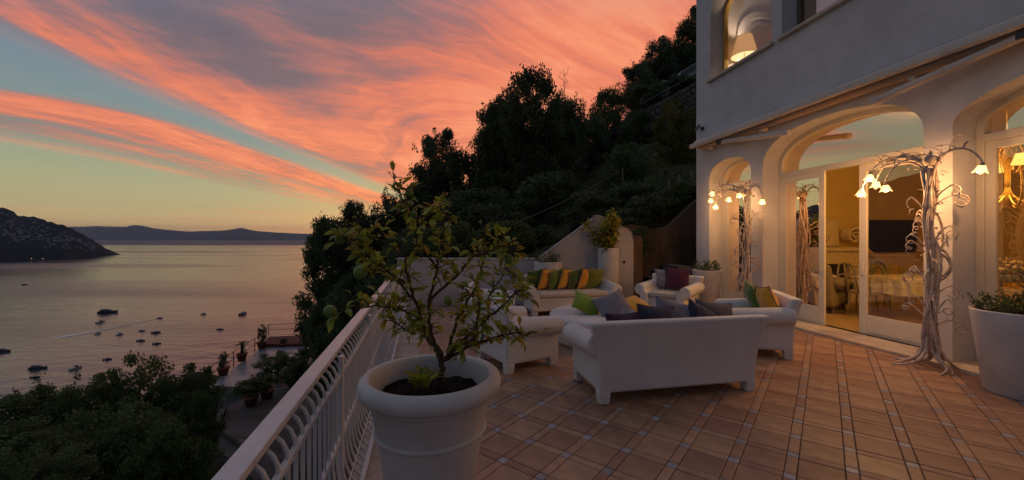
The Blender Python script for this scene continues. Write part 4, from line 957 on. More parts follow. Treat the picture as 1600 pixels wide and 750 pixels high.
def bez(p0, p1, p2, p3, n=16):
    return [p0*(1-t)**3+p1*3*t*(1-t)**2+p2*3*t*t*(1-t)+p3*t**3 for t in [k/n for k in range(n+1)]]
def vine_lamp(label, base, bulbs, seed, ztop=1.92, watts=15.0):
    root = empty('vine_lamp', tuple(base), VRZ, label, 'floor lamp', 'iron vine lamps by the villa doors'); rg = random.Random(seed)
    # local axes: x into the house, y along it
    tr = MB(); ns = 8
    for k in range(ns):
        a0 = 2*PI*k/ns; tw = (1 if k % 2 else -1)*rg.uniform(2.6, 6.5); pts = []; rad = []; big = 1.35 if k < 3 else .9
        ra = a0+rg.uniform(-.3, .3); rl = rg.uniform(.22, .40); f1, f2, f3 = rg.uniform(0, 6), rg.uniform(4, 8), rg.uniform(.014, .04)
        for j in range(6):
            f = j/6; wv = .05*math.sin(f*5+k); pts.append(Vector((math.cos(ra)*(rl*(1-f)+.075*f)-math.sin(ra)*wv, math.sin(ra)*(rl*(1-f)+.075*f)+math.cos(ra)*wv, .012+.20*f**2.4))); rad.append((.008+.017*f)*big)
        for j in range(40):
            f = j/39; z = .22+(ztop-.22)*f; r = .050-.016*f+f3*math.sin(f2*f+f1)
            a = a0+tw*f; pts.append(Vector((r*math.cos(a), r*math.sin(a), z))); rad.append((.0185-.007*f+.003*math.sin(17*f+k*2))*big)
        tr.tube(pts, rad, 8)
    tr.lathe([(0, ztop+.02), (.05, ztop+.03), (.07, ztop+.08), (.05, ztop+.13), (0, ztop+.15)], 14)
    for k in range(6):      # looser vines bowing out from the trunk and back
        z0 = rg.uniform(.35, 1.3); z1 = z0+rg.uniform(.3, .6); a = rg.uniform(0, 6.28); o = Vector((math.cos(a), math.sin(a), 0))
        tr.tube(bez(o*.05+Vector((0, 0, z0)), o*.20+Vector((0, 0, z0+.1)), o*.19+Vector((.03, .03, z1-.1)), o*.04+Vector((0, 0, z1)), 12), [.012]*13, 6)
    tr.build('trunk', M['vine'], root, smooth=True)
    td = MB(); lf = MB()
    def leaf_at(p, d, s):
        m = Matrix.LocRotScale(p, d.to_track_quat('Y', 'Z'), Vector((s, s, s))); lf.add([m @ Vector(v) for v in LV], LF)
    for k in range(22):      # curled tendrils
        z = .5+1.5*k/22; a = rg.uniform(0, 6.28); p = Vector((math.cos(a)*.05, math.sin(a)*.05, z)); out = Vector((math.cos(a), math.sin(a), 0)); c = p+out*rg.uniform(.10, .19)+Vector((0, 0, rg.uniform(-.02, .12)))
        R0 = rg.uniform(.03, .065); pts = bez(p, p+out*.05+Vector((0, 0, .08)), c+Vector((0, 0, .09)), c+Vector((0, 0, R0)), 8)
        turns = rg.uniform(1.3, 2.6); drop = rg.uniform(.02, .16); side = Vector((-out.y, out.x, 0))
        for j in range(1, 26):
            t = j/25; aa = PI/2-2*PI*turns*t; r = R0*(1-.45*t); pts.append(c+out*(r*math.cos(aa))+Vector((0, 0, r*math.sin(aa)-drop*t))+side*(.03*t))
        td.tube(pts, [.0075-.0042*j/len(pts) for j in range(len(pts))], 6)
        if k % 2 == 0: leaf_at(p+out*.03, (out+Vector((0, 0, .5))).normalized(), .07)
    td.build('tendrils', M['vine'], root, smooth=True)
    for k, (bx, by, bz) in enumerate(bulbs):
        b = Vector((bx, by, bz)); s = Vector((0, .02*math.copysign(1, by), ztop-.10)); peak = max(bz+.10, ztop+.17+.04*(k % 3)); am = MB()
        path = bez(s, Vector((bx*.1, by*.10, peak)), Vector((bx*.8, by*.75, peak+.06)), b+Vector((0, 0, .03)), 18)
        am.tube(path, [.017-.010*j/18 for j in range(19)], 7)
        for q in range(7):
            t0 = 2+q*2; p = path[t0]; e = p+Vector((rg.gauss(0, .09), rg.gauss(0, .12), rg.uniform(-.04, .12))); am.tube(bez(p, p+Vector((0, 0, .05)), e+Vector((0, 0, .03)), e, 6), [.0065-.0006*j for j in range(7)], 5)
            leaf_at(e, Vector((rg.gauss(0, 1), rg.gauss(0, 1), rg.gauss(0, .6))).normalized(), .075)
        ao = am.build('branch', M['vine'], root, smooth=True)
        tilt = Euler((rg.uniform(-.5, .5), rg.uniform(-.4, .4), 0))
        fo = link('glass_flower', flower_me, ao, b, tilt, (.88,)*3)
        link('cup', cup_me, ao, b, tilt); link('bulb', bulb_me, ao, b, tilt, (1.1,)*3)
        ld = bpy.data.lights.new('bulb_light', 'POINT'); ld.energy = watts; ld.color = (1, .48, .17); ld.shadow_soft_size = .03
        lo = bpy.data.objects.new('bulb_light', ld); COL.objects.link(lo); lo.parent = root; lo.location = b+Vector((0, 0, -.13))
    for q in range(34):
        a = rg.uniform(0, 6.28); leaf_at(Vector((math.cos(a)*.06, math.sin(a)*.06, rg.uniform(.8, ztop+.1))), Vector((math.cos(a), math.sin(a), rg.uniform(-.4, .8))).normalized(), rg.uniform(.05, .09))
    lf.build('iron_leaves', M['vine'], root, smooth=True)
    return root
LB = Vector((4.77, 4.54, fz(4.77)))
vine_lamp('tall white twisted vine lamp nearest the camera, before the pillar by the right arch', LB, [(-.02, .75, 2.19-.07), (-.05, .62, 2.37-.07), (.0, .58, 2.28-.07), (-.10, .40, 2.21-.07), (.02, -.43, 2.31-.07)], 3, 2.28, 14)
LB2 = Vector((4.39, 7.45, fz(4.39)))
vine_lamp('vine lamp farther along the villa with six lit flowers, before the small arch', LB2, [(.0, .96, 2.53-.06), (-.06, .95, 2.385-.06), (.0, .88, 2.24-.06), (.0, .47, 2.36-.06), (-.08, .12, 2.40-.06), (.0, -.38, 2.24-.06)], 8, 2.25, 4.5)

# ------------------------------------------------------------------ inside the villa
def vobj(name, label, cat, t, s, z, rz=0, group=None): return empty(name, tuple(vp(t, s, z)), VRZ+rz, label, cat, group)
def vlight(t, s, z, w, col, size=.15, parent=None):
    ld = bpy.data.lights.new('room_light', 'POINT'); ld.energy = w; ld.color = col; ld.shadow_soft_size = size
    lo = bpy.data.objects.new('room_light', ld); COL.objects.link(lo)
    if parent: lo.parent = parent; lo.location = (t, s, z)
    else: lo.location = vp(t, s, z)
    return lo
for t, s, lab in ((4.6, 3.4, 'glowing ceiling lamp deep in the room behind the right arch'), (1.5, 5.65, 'glowing ceiling lamp near the glass behind the pillar')):
    r = vobj('ceiling_lamp', lab, 'lamp', t, s, 3.517)
    MB().lathe([(0, 0), (.12, 0), (.12, -.03), (0, -.03)], 24).build('plate', M['gold'], r); MB().lathe([(.11, -.032), (.18, -.05), (.17, -.11), (.09, -.15), (0, -.16)], 24).build('shade', M['shade_glow'], r, smooth=True)
    vlight(0, 0, -.42, ROOM_W, (1, .50, .10), .2, r)
# television
t = vobj('television', 'large black flat television on the ochre end wall', 'television', 5.02, 9.14, 1.6)
MB().box(-.66, .66, -.055, -.02, -.375, .375).build('screen', M['dark_glass'], t, bevel=.004); MB().box(-.68, .68, -.05, -.004, -.395, .395).build('frame', M['black'], t, bevel=.006)
# fireplace with scrolls
f = vobj('fireplace', 'cream carved fireplace with scroll supports in the sitting room', 'fireplace', 3.1, 9.14, .086)
m = MB(); m.box(-.75, -.40, -.30, -.003, 0, 1.15); m.box(.40, .75, -.30, -.003, 0, 1.15); m.box(-.398, .398, -.30, -.003, .86, 1.15); m.box(-.85, .85, -.36, -.003, 1.153, 1.25)
m.build('surround', M['plaster_white'], f, bevel=.02)
MB().box(-.398, .398, -.20, -.003, .25, .858).build('firebox', M['black'], f); MB().box(-.398, .398, -.29, -.004, .0, .25).build('hearth', M['plaster_white'], f, bevel=.01)
MB().box(-1.0, 1.3, -.75, -.305, 0, .06).build('hearth_slab', M['marble'], f, bevel=.01)
def scroll(cx, cz, R0, turns, sgn, parent, y0=-.36, w=.22, thick=.05):
    m = MB(); n = 60
    for k in range(n):
        t0, t1 = k/n, (k+1)/n
        def ring_(t): a = sgn*2*PI*turns*t; r = R0*(1-.88*t); h = thick*(1-.6*t); return [(cx+math.cos(a)*r, cz+math.sin(a)*r), (cx+math.cos(a)*(r-h), cz+math.sin(a)*(r-h))]
        a, b = ring_(t0); c, d = ring_(t1)
        m.frustum([(a[0], y0, a[1]), (b[0], y0, b[1]), (b[0], y0+w, b[1]), (a[0], y0+w, a[1])], [(c[0], y0, c[1]), (d[0], y0, d[1]), (d[0], y0+w, d[1]), (c[0], y0+w, c[1])])
    m.build('scroll', M['plaster_white'], parent)
scroll(1.05, .66, .34, 2.4, 1, f); scroll(-1.0, .62, .32, 2.4, -1, f); scroll(.45, 1.52, .22, 2.0, 1, f); scroll(-.40, 1.52, .22, 2.0, -1, f)
sweep = MB(); P = [Vector((.62, -.2, 1.75)), Vector((.75, -.2, 1.45)), Vector((.95, -.2, 1.15)), Vector((1.32, -.2, .95)), Vector((1.42, -.2, .75))]
sweep.tube(P, [.05, .06, .07, .07, .05], 8); sweep.tube([Vector((-p.x, p.y, p.z)) for p in P], [.05, .06, .07, .07, .05], 8); sweep.build('sweep', M['plaster_white'], f, smooth=True)
MB().box(-.25, .25, -.16, -.004, 1.253, 1.9).build('overmantel', M['plaster_white'], f, bevel=.05)
# armchair under a throw
a = vobj('lounge_chair', 'upholstered lounge chair under a pale throw, seen through the left door pane', 'armchair', 1.75, 8.05, .086, R(-60))
m = MB(); m.box(-.42, .42, -.40, .45, .12, .42); m.build('seat', M['throw'], a, bevel=.08, seg=4)
m = MB(); m.frustum([(-.42, -.50, .12), (.42, -.50, .12), (.42, -.25, .12), (-.42, -.25, .12)], [(-.36, -.72, .98), (.36, -.72, .98), (.36, -.55, .98), (-.36, -.55, .98)]); m.build('backrest', M['throw'], a, bevel=.09, seg=4)
for sx in (-1, 1): MB().tube([(sx*.42, -.5, .62), (sx*.44, 0, .58), (sx*.42, .42, .50)], [.10, .11, .09], 10).build('armrest', M['throw'], a, smooth=True)
for sx in (-1, 1):
    for y in (-.35, .38): MB().box(sx*.34-.025, sx*.34+.025, y-.025, y+.025, 0, .125).build('leg', M['wood'], a)
m = MB(); n = 14; vs = []
for i in range(n):
    for j in range(10):
        x = -.40+.80*j/9; u = i/(n-1); y, z = (.50-.02*math.sin(j*2), .10+.34*u*3) if u < .333 else (.50-(u-.333)*1.35, .445+.012*math.sin(j*1.7+i)+max(0, (u-.75))*1.2)
        vs.append((x, y, z))
m.add(vs, [(i*10+j, i*10+j+1, i*10+j+11, i*10+j+10) for i in range(n-1) for j in range(9)]); th_ = m.build('throw', M['cloth_white'], a, smooth=True); sd_ = th_.modifiers.new('thick', 'SOLIDIFY'); sd_.thickness = .012
# dining table and clear chairs
d = vobj('dining_table', 'dining table under a white cloth behind the right sliding door', 'table', 2.75, 7.05, .086)
MB().box(-.70, .70, -.48, .48, .70, .74).build('table_top', M['wood'], d)
cl = MB(); n = 56; vs = []
for k in range(n):
    t = 4*k/n; e = int(t); q = (t-e)*2-1; x, y = ((q, -1), (1, q), (-q, 1), (-1, -q))[e]; w = 1+.03*math.sin(k*1.9)
    for z, s_ in ((.745, 1.01), (.60, 1.03*w), (.46, 1.05*w)): vs.append((x*.71*s_, y*.49*s_, z+(.01*math.sin(k*.8) if z < .5 else 0)))
cl.add(vs, [(3*k+j, 3*k+j+1, 3*((k+1) % n)+j+1, 3*((k+1) % n)+j) for k in range(n) for j in range(2)]+[tuple(3*k for k in range(n))])
tag(cl.build('tablecloth', M['cloth_white'], None, tuple(vp(2.75, 7.05, .086)), (0, 0, VRZ), smooth=False), 'white cloth hanging over the dining table behind glass', 'tablecloth')
def clear_chair(t, s, rz, lab):
    c = vobj('dining_chair', lab, 'chair', t, s, .086, rz, 'clear dining chairs')
    MB().box(-.21, .21, -.21, .21, .43, .455).build('seat', M['clear'], c, bevel=.012)
    b = MB(); b.tube([(-.20, -.20, .45), (-.21, -.25, .75), (-.14, -.28, .92), (0, -.29, .95), (.14, -.28, .92), (.21, -.25, .75), (.20, -.20, .45)], .016, 8); b.tube([(0, -.20, .45), (0, -.27, .7), (0, -.29, .95)], .02, 6); b.tube([(-.20, -.24, .70), (0, -.26, .72), (.20, -.24, .70)], .013, 6)
    b.build('backrest', M['clear'], c, smooth=True)
    for sx in (-1, 1):
        for sy in (-1, 1): MB().tube([(sx*.18, sy*.18, .43), (sx*.21, sy*.22, 0)], [.016, .012], 6).build('leg', M['clear'], c, smooth=True)
clear_chair(1.95, 7.2, R(-90), 'clear dining chair nearest the open doorway'); clear_chair(2.5, 6.35, 0, 'clear dining chair on the near side of the white table'); clear_chair(2.45, 7.8, PI, 'clear dining chair on the far left side of the white table'); clear_chair(3.15, 7.8, PI, 'clear dining chair below the television')
# chandelier in the right arch
CT, CS, CZ = 1.55, 5.10, 1.90
ch = vobj('chandelier', 'gilded curling chandelier with lit shades, seen through the right arch', 'chandelier', CT, CS, CZ)
MB().tube([(0, 0, .95), (0, 0, 1.715)], .008, 6).build('chain', M['gold'], ch)
MB().lathe([(0, .98), (.05, .95), (.03, .85), (.07, .72), (.03, .55), (.025, .30), (.07, .18), (.03, .06), (0, .02)], 16).build('stem', M['gold'], ch, smooth=True)
shade = MB().lathe([(.045, .10), (.085, -.04)], 16).mesh('lamp_shade', M['shade_glow'], True)
for k in range(8):
    a = 2*PI*k/8; u = Vector((math.cos(a), math.sin(a), 0)); Z = Vector((0, 0, 1)); rr = .52 if k % 2 == 0 else .40; zz = .42 if k % 2 == 0 else .62
    p = bez(u*.02+Z*.25, u*.25-Z*.06, u*(rr+.14)+Z*.05, u*rr+Z*(zz-.10), 14); am = MB(); am.tube(p, .009, 6)
    am.tube(bez(u*.02+Z*.85, u*.30+Z*1.05, u*.34+Z*.70, u*.16+Z*.55, 10), .007, 5); am.tube(bez(u*.16+Z*.08, u*.32-Z*.06, u*.40+Z*.16, u*.28+Z*.14, 8), .006, 5)
    ao = am.build('arm', M['gold'], ch, smooth=True); link('lamp_shade', shade, ao, u*rr+Z*zz)
vlight(0, 0, .35, CH_W, (1, .52, .11), .25, ch)
ch.scale = (.98,)*3
# sideboard table with flowers under the chandelier
sb = vobj('sideboard', 'long table laid with flowers under the chandelier', 'table', 2.3, 5.0, .086)
MB().box(-.45, .45, -1.0, 1.0, .72, .77).build('table_top', M['wood'], sb, bevel=.008)
for sx in (-1, 1):
    for sy in (-1, 1): MB().box(sx*.36-.035, sx*.36+.035, sy*.9-.035, sy*.9+.035, 0, .718).build('leg', M['wood'], sb)
for k, (dt, ds, mat, lab) in enumerate(((-.1, .55, 'flower_white', 'white flower bowl at the far end of the dining table'), (.05, .1, 'flower_red', 'red flower bowl in the middle of the dining table'), (-.05, -.4, 'flower_white', 'white flower bowl under the right edge of the chandelier'))):
    if mat not in M: M[mat] = fabric(mat, (.55, .42, .30) if 'white' in mat else (.28, .05, .04))
    v = vobj('flower_bowl', lab, 'flowers', 2.3+dt, 5.0+ds, .858); rgn = np.random.default_rng(k)
    MB().lathe([(0, 0), (.08, 0), (.15, .10), (.16, .12), (.13, .10), (0, .06)], 24).build('bowl', M['gold'], v, smooth=True)
    C = rnd_unit(rgn, 260)*rgn.uniform(.4, 1, (260, 1))*np.array([.26, .30, .17])+np.array([0, 0, .24]); V_, F_ = leaf_quads(C, .035, rgn, .8); link('blooms', mesh_np('blooms', V_, F_, M[mat]), v)
    C = rnd_unit(rgn, 160)*np.array([.28, .30, .15])+np.array([0, 0, .18]); V_, F_ = leaf_quads(C, .05, rgn, .35); link('greenery', mesh_np('greenery', V_, F_, M['leaf_mid']), v)
# upstairs lamp
ul = vobj('table_lamp', 'lit table lamp with cream shade in the upper corner window', 'lamp', .72, 8.84, 4.98)
MB().lathe([(0, 0), (.10, 0), (.10, .02), (.03, .05), (.06, .2), (.07, .32), (.02, .45), (.012, .5), (.012, .82), (0, .83)], 20).build('stand', M['plaster_white'], ul, smooth=True)
so = MB().lathe([(.265, .60), (.15, 1.05)], 36).build('lamp_shade', principled('lamp_shade_fabric', (.72, .50, .38), .9, .1, var=.03, trans=.45), ul, smooth=True)
MB().lathe([(.262, .601), (.149, 1.049)], 36).build('shade_lining', M['lamp_inner'], so, smooth=True)
MB().lathe([(0, .70), (.03, .72), (.035, .78), (0, .85)], 10).build('bulb', M['bulb_glow'], ul, smooth=True)
vlight(0, 0, .86, UP_W, (1, .74, .52), .08, ul)
cs = vobj('console', 'small console carrying the lamp behind the upper window', 'table', .76, 8.80, 4.055)
MB().box(-.28, .28, -.3, .3, .88, .923).build('table_top', M['wood'], cs)
for sx in (-1, 1):
    for sy in (-1, 1): MB().box(sx*.24-.02, sx*.24+.02, sy*.26-.02, sy*.26+.02, 0, .878).build('leg', M['wood'], cs)

# ------------------------------------------------------------------ neighbouring terrace down the slope
ZT = -7.0
def low_at(x, y, z=ZT):
    Y = (EYE-z)/((y-HY)/F); return Vector(((x-CX)/F*Y, Y, z))
def slab(name, pts, z, h, mat, label=None, cat=None, parent=None):
    P = [low_at(x, y, z) for x, y in pts]; m = MB(); m.extrude(P, [(p.x, p.y, z-h) for p in P], [(p.x, p.y, z) for p in P]); o = m.build(name, mat, parent)
    if label: tag(o, label, cat)
    return o
lt_ = slab('lower_terrace', [(322, 606), (412, 541), (478, 537), (500, 575), (470, 610), (392, 610)], -7.0, 1.2, M['grey_tile']); tag(lt_, kind='structure')
cr = slab('concrete_roof', [(338, 700), (350, 640), (400, 612), (520, 600), (560, 690), (480, 820)], -6.9, .5, M['concrete'], 'weathered grey concrete roof below the white railing', 'roof')
for (x0, y0, x1, y1) in ((338, 668, 402, 712), (350, 640, 338, 668)):
    p0, p1 = low_at(x0, y0, -6.85), low_at(x1, y1, -6.85); m = MB(); dn = (p1-p0).normalized(); nn = Vector((-dn.y, dn.x, 0))*.12
    m.frustum([p0-nn, p1-nn, p1+nn, p0+nn], [q+Vector((0, 0, .18)) for q in (p0-nn, p1-nn, p1+nn, p0+nn)]); m.build('kerb', M['concrete'], cr)
slab('red_deck', [(412, 537.5), (474, 536.5), (472, 524), (420, 526)], -6.75, .35, M['red_deck'], 'raised red brown deck at the seaward end of the lower terrace', 'deck')
slab('blue_roof', [(346, 604), (388, 604), (390, 586), (352, 588)], -6.7, .4, M['grey_tile'], 'pale blue grey flat roof corner beside the palm', 'roof')
lr = empty('lower_railing', tuple(low_at(322, 604)), 0, 'thin dark railing round the lower terrace above the sea', 'railing'); o0 = low_at(322, 604)
A_ = [low_at(322, 604), low_at(412, 540), low_at(420, 525), low_at(474, 523)]
for a_, b_2 in zip(A_[:-1], A_[1:]):
    n = max(1, int((b_2-a_).length/1.6))
    for h in (.55, 1.0): MB().tube([a_-o0+Vector((0, 0, h)), b_2-o0+Vector((0, 0, h))], .022, 5).build('rail', M['black'], lr)
    for k in range(n+1): p = a_.lerp(b_2, k/n)-o0; MB().tube([p, p+Vector((0, 0, 1.03))], .03, 5).build('post', M['black'], lr)
def potted(name, label, x, y, ytop, w, kind, mat, pot=True, z=ZT):
    p = low_at(x, y, z); H = (y-ytop)/F*p.y; r = w/2/F*p.y; root = empty(name, tuple(p), random.random()*6, label, 'potted plant', 'potted plants on the lower terrace'); ph = 0
    if pot:
        ph = min(.55, H*.35); MB().lathe([(0, 0), (.22, 0), (.32, ph*.85), (.35, ph*.85), (.35, ph), (.29, ph), (0, ph*.9)], 16).build('pot', M['terracotta'], root, smooth=True)
    if kind == 'palm':
        MB().tube([(0, 0, ph*.8), (.03, 0, H*.55), (0, 0, H*.72)], [.11, .09, .08], 8).build('trunk', M['bark'], root, smooth=True); fr = MB()
        for k in range(26):
            a = k*2.4; el = random.uniform(-.2, 1.2); L_ = r*random.uniform(.8, 1.1); pts = []
            for j in range(6): t = j/5; pts.append(Vector((math.cos(a)*L_*t*math.cos(el*.6), math.sin(a)*L_*t*math.cos(el*.6), H*.72+L_*(math.sin(el)*t*.8-.75*t*t*.6))))
            for j in range(1, 6):
                d = (pts[j]-pts[j-1]).normalized(); sd = Vector((-math.sin(a), math.cos(a), 0)); 
                for s_ in (-1, 1):
                    for q in (0, .5): b = pts[j-1].lerp(pts[j], q); e = b+(sd*s_+d*.7)*L_*.32*(1.1-j/7)-Vector((0, 0, .04)); fr.add([b, b+d*L_*.06, e], [(0, 1, 2)])
        fr.build('fronds', M['leaf_dark'], root)
    else:
        link('crown', crown(kind, mat, 0), root, (0, 0, ph+(H-ph)*.52), None, (r, r, (H-ph)*.52)); MB().tube([(0, 0, ph*.8), (0, 0, ph+(H-ph)*.7)], [.05, .02], 6).build('stem', M['bark'], root)
potted('potted_palm', 'small palm in a terracotta pot on the lower terrace', 378, 564, 526, 24, 'palm', None)
potted('potted_shrub', 'narrow upright shrub in a pot by the red deck corner', 409, 545, 508, 12, 'column', 'leaf_dark')
potted('potted_shrub', 'bushy potted shrub at the seaward corner of the lower terrace', 349, 586, 550, 14, 'column', 'leaf_dark')
potted('potted_cypress', 'slender dark cypress at the right end of the lower terrace', 477, 560, 491, 8, 'column', 'leaf_dark')
potted('potted_shrub', 'small potted plant standing on the red deck', 443, 541, 529, 10, 'hedge', 'leaf_dark')
potted('potted_shrub', 'round green shrub in a low terracotta planter on the concrete roof', 392, 634, 592, 46, 'hedge', 'leaf_mid', True, -6.9)
potted('potted_shrub', 'smaller round shrub in a red pot behind the green one', 417, 622, 588, 30, 'hedge', 'leaf_mid', True, -6.9)
potted('potted_shrub', 'drooping dark plant in a pot at the right edge of the lower terrace', 472, 575, 545, 26, 'hedge', 'leaf_dark')
tree('olive_tree', 'grey green olive shrub in the middle of the lower terrace', 'tree', 432, 545, 612, 84, 24, 'airy', 'leaf_mid', 0, None, True, -7.2)
tree('olive_tree', 'darker shrub at the right of the grey green olive', 'tree', 470, 560, 615, 46, 23, 'round', 'leaf_dark', 1, None, True, -7.2)

# ------------------------------------------------------------------ boats
def hull_mb(L_, B_, H_):
    m = MB(); n = 9; vs = []
    for k in range(n):
        t = k/(n-1); w = B_/2*min(1, (1-t**2.6)*1.0+.02)*(.86+.14*min(1, t*4)); sh = H_*(1+.35*t*t); x = -L_/2+L_*t
        vs += [(x, -w, sh), (x, -w*.72, -.3), (x, w*.72, -.3), (x, w, sh)]
    fs = []
    for k in range(n-1):
        for j in range(3): fs.append((4*k+j, 4*k+j+1, 4*k+5+j, 4*k+4+j))
        fs.append((4*k+3, 4*k, 4*k+4, 4*k+7))
    fs += [(0, 1, 2, 3), (4*n-4, 4*n-3, 4*n-2, 4*n-1)]
    return m.add(vs, fs)
def boat_proto(kind):
    root = bpy.data.objects.new('boat', None); COL.objects.link(root)
    if kind == 'yacht':
        hull_mb(15, 4.2, 1.7).build('hull', M['boat_dark'], root, smooth=False)
        MB().frustum([(-6, -1.7, 1.75), (3, -1.5, 1.9), (3, 1.5, 1.9), (-6, 1.7, 1.75)], [(-5.6, -1.4, 3.3), (1.2, -1.2, 3.3), (1.2, 1.2, 3.3), (-5.6, 1.4, 3.3)]).build('cabin', M['boat_dark'], root)
        MB().frustum([(-4.5, -1.2, 3.32), (0, -1.1, 3.32), (0, 1.1, 3.32), (-4.5, 1.2, 3.32)], [(-4.2, -1.1, 3.9), (-.8, -1, 3.9), (-.8, 1, 3.9), (-4.2, 1.1, 3.9)]).build('flybridge', M['boat_white'], root); MB().tube([(5.8, 0, 2), (6.6, 0, 4.2)], .06, 5).build('mast', M['boat_white'], root)
    elif kind == 'motor':
        hull_mb(7, 2.4, .9).build('hull', M['boat_dark'], root); MB().frustum([(-1, -.8, .95), (1.6, -.7, 1.0), (1.6, .7, 1.0), (-1, .8, .95)], [(-.9, -.7, 2.0), (.8, -.6, 2.0), (.8, .6, 2.0), (-.9, .7, 2.0)]).build('cabin', M['boat_white'], root); MB().box(-3.6, -3.1, -.3, .3, .3, 1.3).build('engine', M['black'], root)
    else:
        hull_mb(5, 2.0, .8).build('hull', M['boat_white'], root); MB().box(-.4, .5, -.4, .4, .8, 1.6).build('console', M['boat_dark'], root); m = MB(); m.box(-1.2, 1.2, -.9, .9, 2.35, 2.45)
        for sx in (-1, 1):
            for sy in (-.75, .75): m.tube([(sx, sy, .8), (sx, sy, 2.36)], .05, 4)
        m.build('awning', M['boat_white'], root)
    return root
protos = {}
for lab, x, y, wpx, kind, ang in (
        ('large dark motor yacht, biggest boat on the bay', 169, 489, 27, 'yacht', 12), ('motorboat under way at the tip of the pale wake', 250, 497.5, 8, 'motor', 8), ('small dot of a boat just below the large yacht', 157, 504, 6, 'open', 80),
        ('small boat left of the pair under the wake start', 153, 521.5, 5, 'open', 75), ('small boat under the middle of the wake', 187, 523, 6, 'open', 70), ('boat at the upper left of the group of four', 222, 517.5, 9, 'motor', 5),
        ('boat at the upper right of the group of four', 244, 520, 13, 'motor', 10), ('boat at the lower left of the group of four', 220, 533, 12, 'motor', 6), ('boat at the lower right of the group of four', 245, 537.5, 12, 'motor', 14),
        ('lone boat out beyond the group of four, right of the wake', 318, 491, 8, 'open', 20), ('upright looking boat farthest right on the bay', 380, 491, 6, 'motor', 88), ('lone boat above the lower terrace palm', 344, 515, 10, 'motor', 8),
        ('dark boat at the left near the garden trees', 60, 576, 24, 'yacht', 14), ('low boat just under the dark one near the garden trees', 55, 590, 13, 'motor', 12), ('long low boat cut by the left edge of the view', 5, 549.5, 22, 'yacht', 3),
        ('tiny boat alone off the headland', 39, 445.5, 9, 'yacht', 4), ('boat half hidden behind the top of the garden trees', 168, 562, 12, 'motor', 15), ('small moored boat left of the tallest garden tree', 119, 576, 7, 'open', 85)):
    Y = (EYE-SEA)/((y-HY)/F); p = Vector(((x-CX)/F*Y, Y, SEA))
    if kind not in protos: b = protos[kind] = boat_proto(kind)
    else: b = copy_tree(protos[kind])
    L0 = {'yacht': 15, 'motor': 7, 'open': 5}[kind]; s = wpx/F*Y/L0/(abs(math.cos(R(ang)))+.35*abs(math.sin(R(ang)))); s = min(s, 1.9)
    b.location = p; b.rotation_euler = (0, 0, R(ang)); b.scale = (s,)*3; tag(b, lab, 'boat', 'boats on the bay')
    if 'tip of the pale wake' in lab: wk_boat = b
wp = []
for x, y, w in ((246, 498.5, .5), (232, 501, 1.2), (212, 505, 2.0), (190, 510, 3), (165, 515, 4.5), (140, 519.5, 6), (112, 524, 8), (88, 528, 9)):
    Y = (EYE-SEA)/((y-HY)/F); wp.append((Vector(((x-CX)/F*Y, Y, SEA+.12)), w))
m = MB(); vs = []
for p, w in wp: vs += [(p.x, p.y-w, p.z), (p.x, p.y+w, p.z), (p.x, p.y, p.z+.25)]
fs = []
for k in range(len(wp)-1): fs += [(3*k, 3*k+3, 3*k+5, 3*k+2), (3*k+2, 3*k+5, 3*k+4, 3*k+1)]
wk = m.add(vs, fs).build('boat_wake', M['wake']); tag(wk, kind='structure')

# ------------------------------------------------------------------ road, wall and cars up the slope
A0, A1 = at(1000, 176, 28.6), at(1100, 121, 28.6); dz = (A1.z-A0.z)/(A1.x-A0.x)
sw_ = MB(); pr = [(A0.x, A0.z), (A1.x+2, A1.z+2*dz)]
sw_.frustum([(pr[0][0], 28.2, A0.z-3.6), (pr[1][0], 28.2, pr[1][1]-3.2), (pr[1][0], 29.0, pr[1][1]-3.2), (pr[0][0], 29.0, A0.z-3.6)], [(pr[0][0], 28.45, A0.z), (pr[1][0], 28.45, pr[1][1]), (pr[1][0], 29.0, pr[1][1]), (pr[0][0], 29.0, A0.z)])
swl = sw_.build('roadside_wall', M['rock']); tag(swl, 'dark rubble stone wall holding up the hillside road', 'wall')
rs = MB(); rg = random.Random(12)
for i in range(26):
    for j in range(8):
        f = (i+.5*(j % 2))/26; x = pr[0][0]+(pr[1][0]-pr[0][0])*f; zt = A0.z+(x-A0.x)*dz-.22-j*.40+rg.uniform(-.04, .04); y = 28.42-.03*j
        x += rg.uniform(-.09, .09); w = .13*rg.uniform(.5, 1.25); h = .16*rg.uniform(.5, 1.2); rs.frustum([(x-w, y+.1, zt-h), (x+w, y+.1, zt-h+.1*dz), (x+w, y+.1, zt+h), (x-w, y+.1, zt+h)], [(x-w*.8, y-.1, zt-h*.8), (x+w*.8, y-.1, zt-h*.8), (x+w*.85, y-.1, zt+h*.8), (x-w*.8, y-.1, zt+h*.8)])
tag(rs.build('rubble', M['rock'], swl), kind='stuff')
MB().tube([(pr[0][0], 28.5, A0.z+.55), (pr[1][0], 28.5, pr[1][1]+.55)], .05, 6).build('guard_rail', M['concrete'], swl)
road = MB(); road.frustum([(pr[0][0]-3, 29.0, A0.z-3*dz-.5), (pr[1][0], 29.0, pr[1][1]-.5), (pr[1][0], 33.5, pr[1][1]-.5), (pr[0][0]-3, 33.5, A0.z-3*dz-.5)], [(pr[0][0]-3, 29.0, A0.z-3*dz-.1), (pr[1][0], 29.0, pr[1][1]-.1), (pr[1][0], 33.5, pr[1][1]-.1), (pr[0][0]-3, 33.5, A0.z-3*dz-.1)])
tag(road.build('hillside_road', principled('asphalt', (.05, .05, .05), .9, .2)), kind='structure')
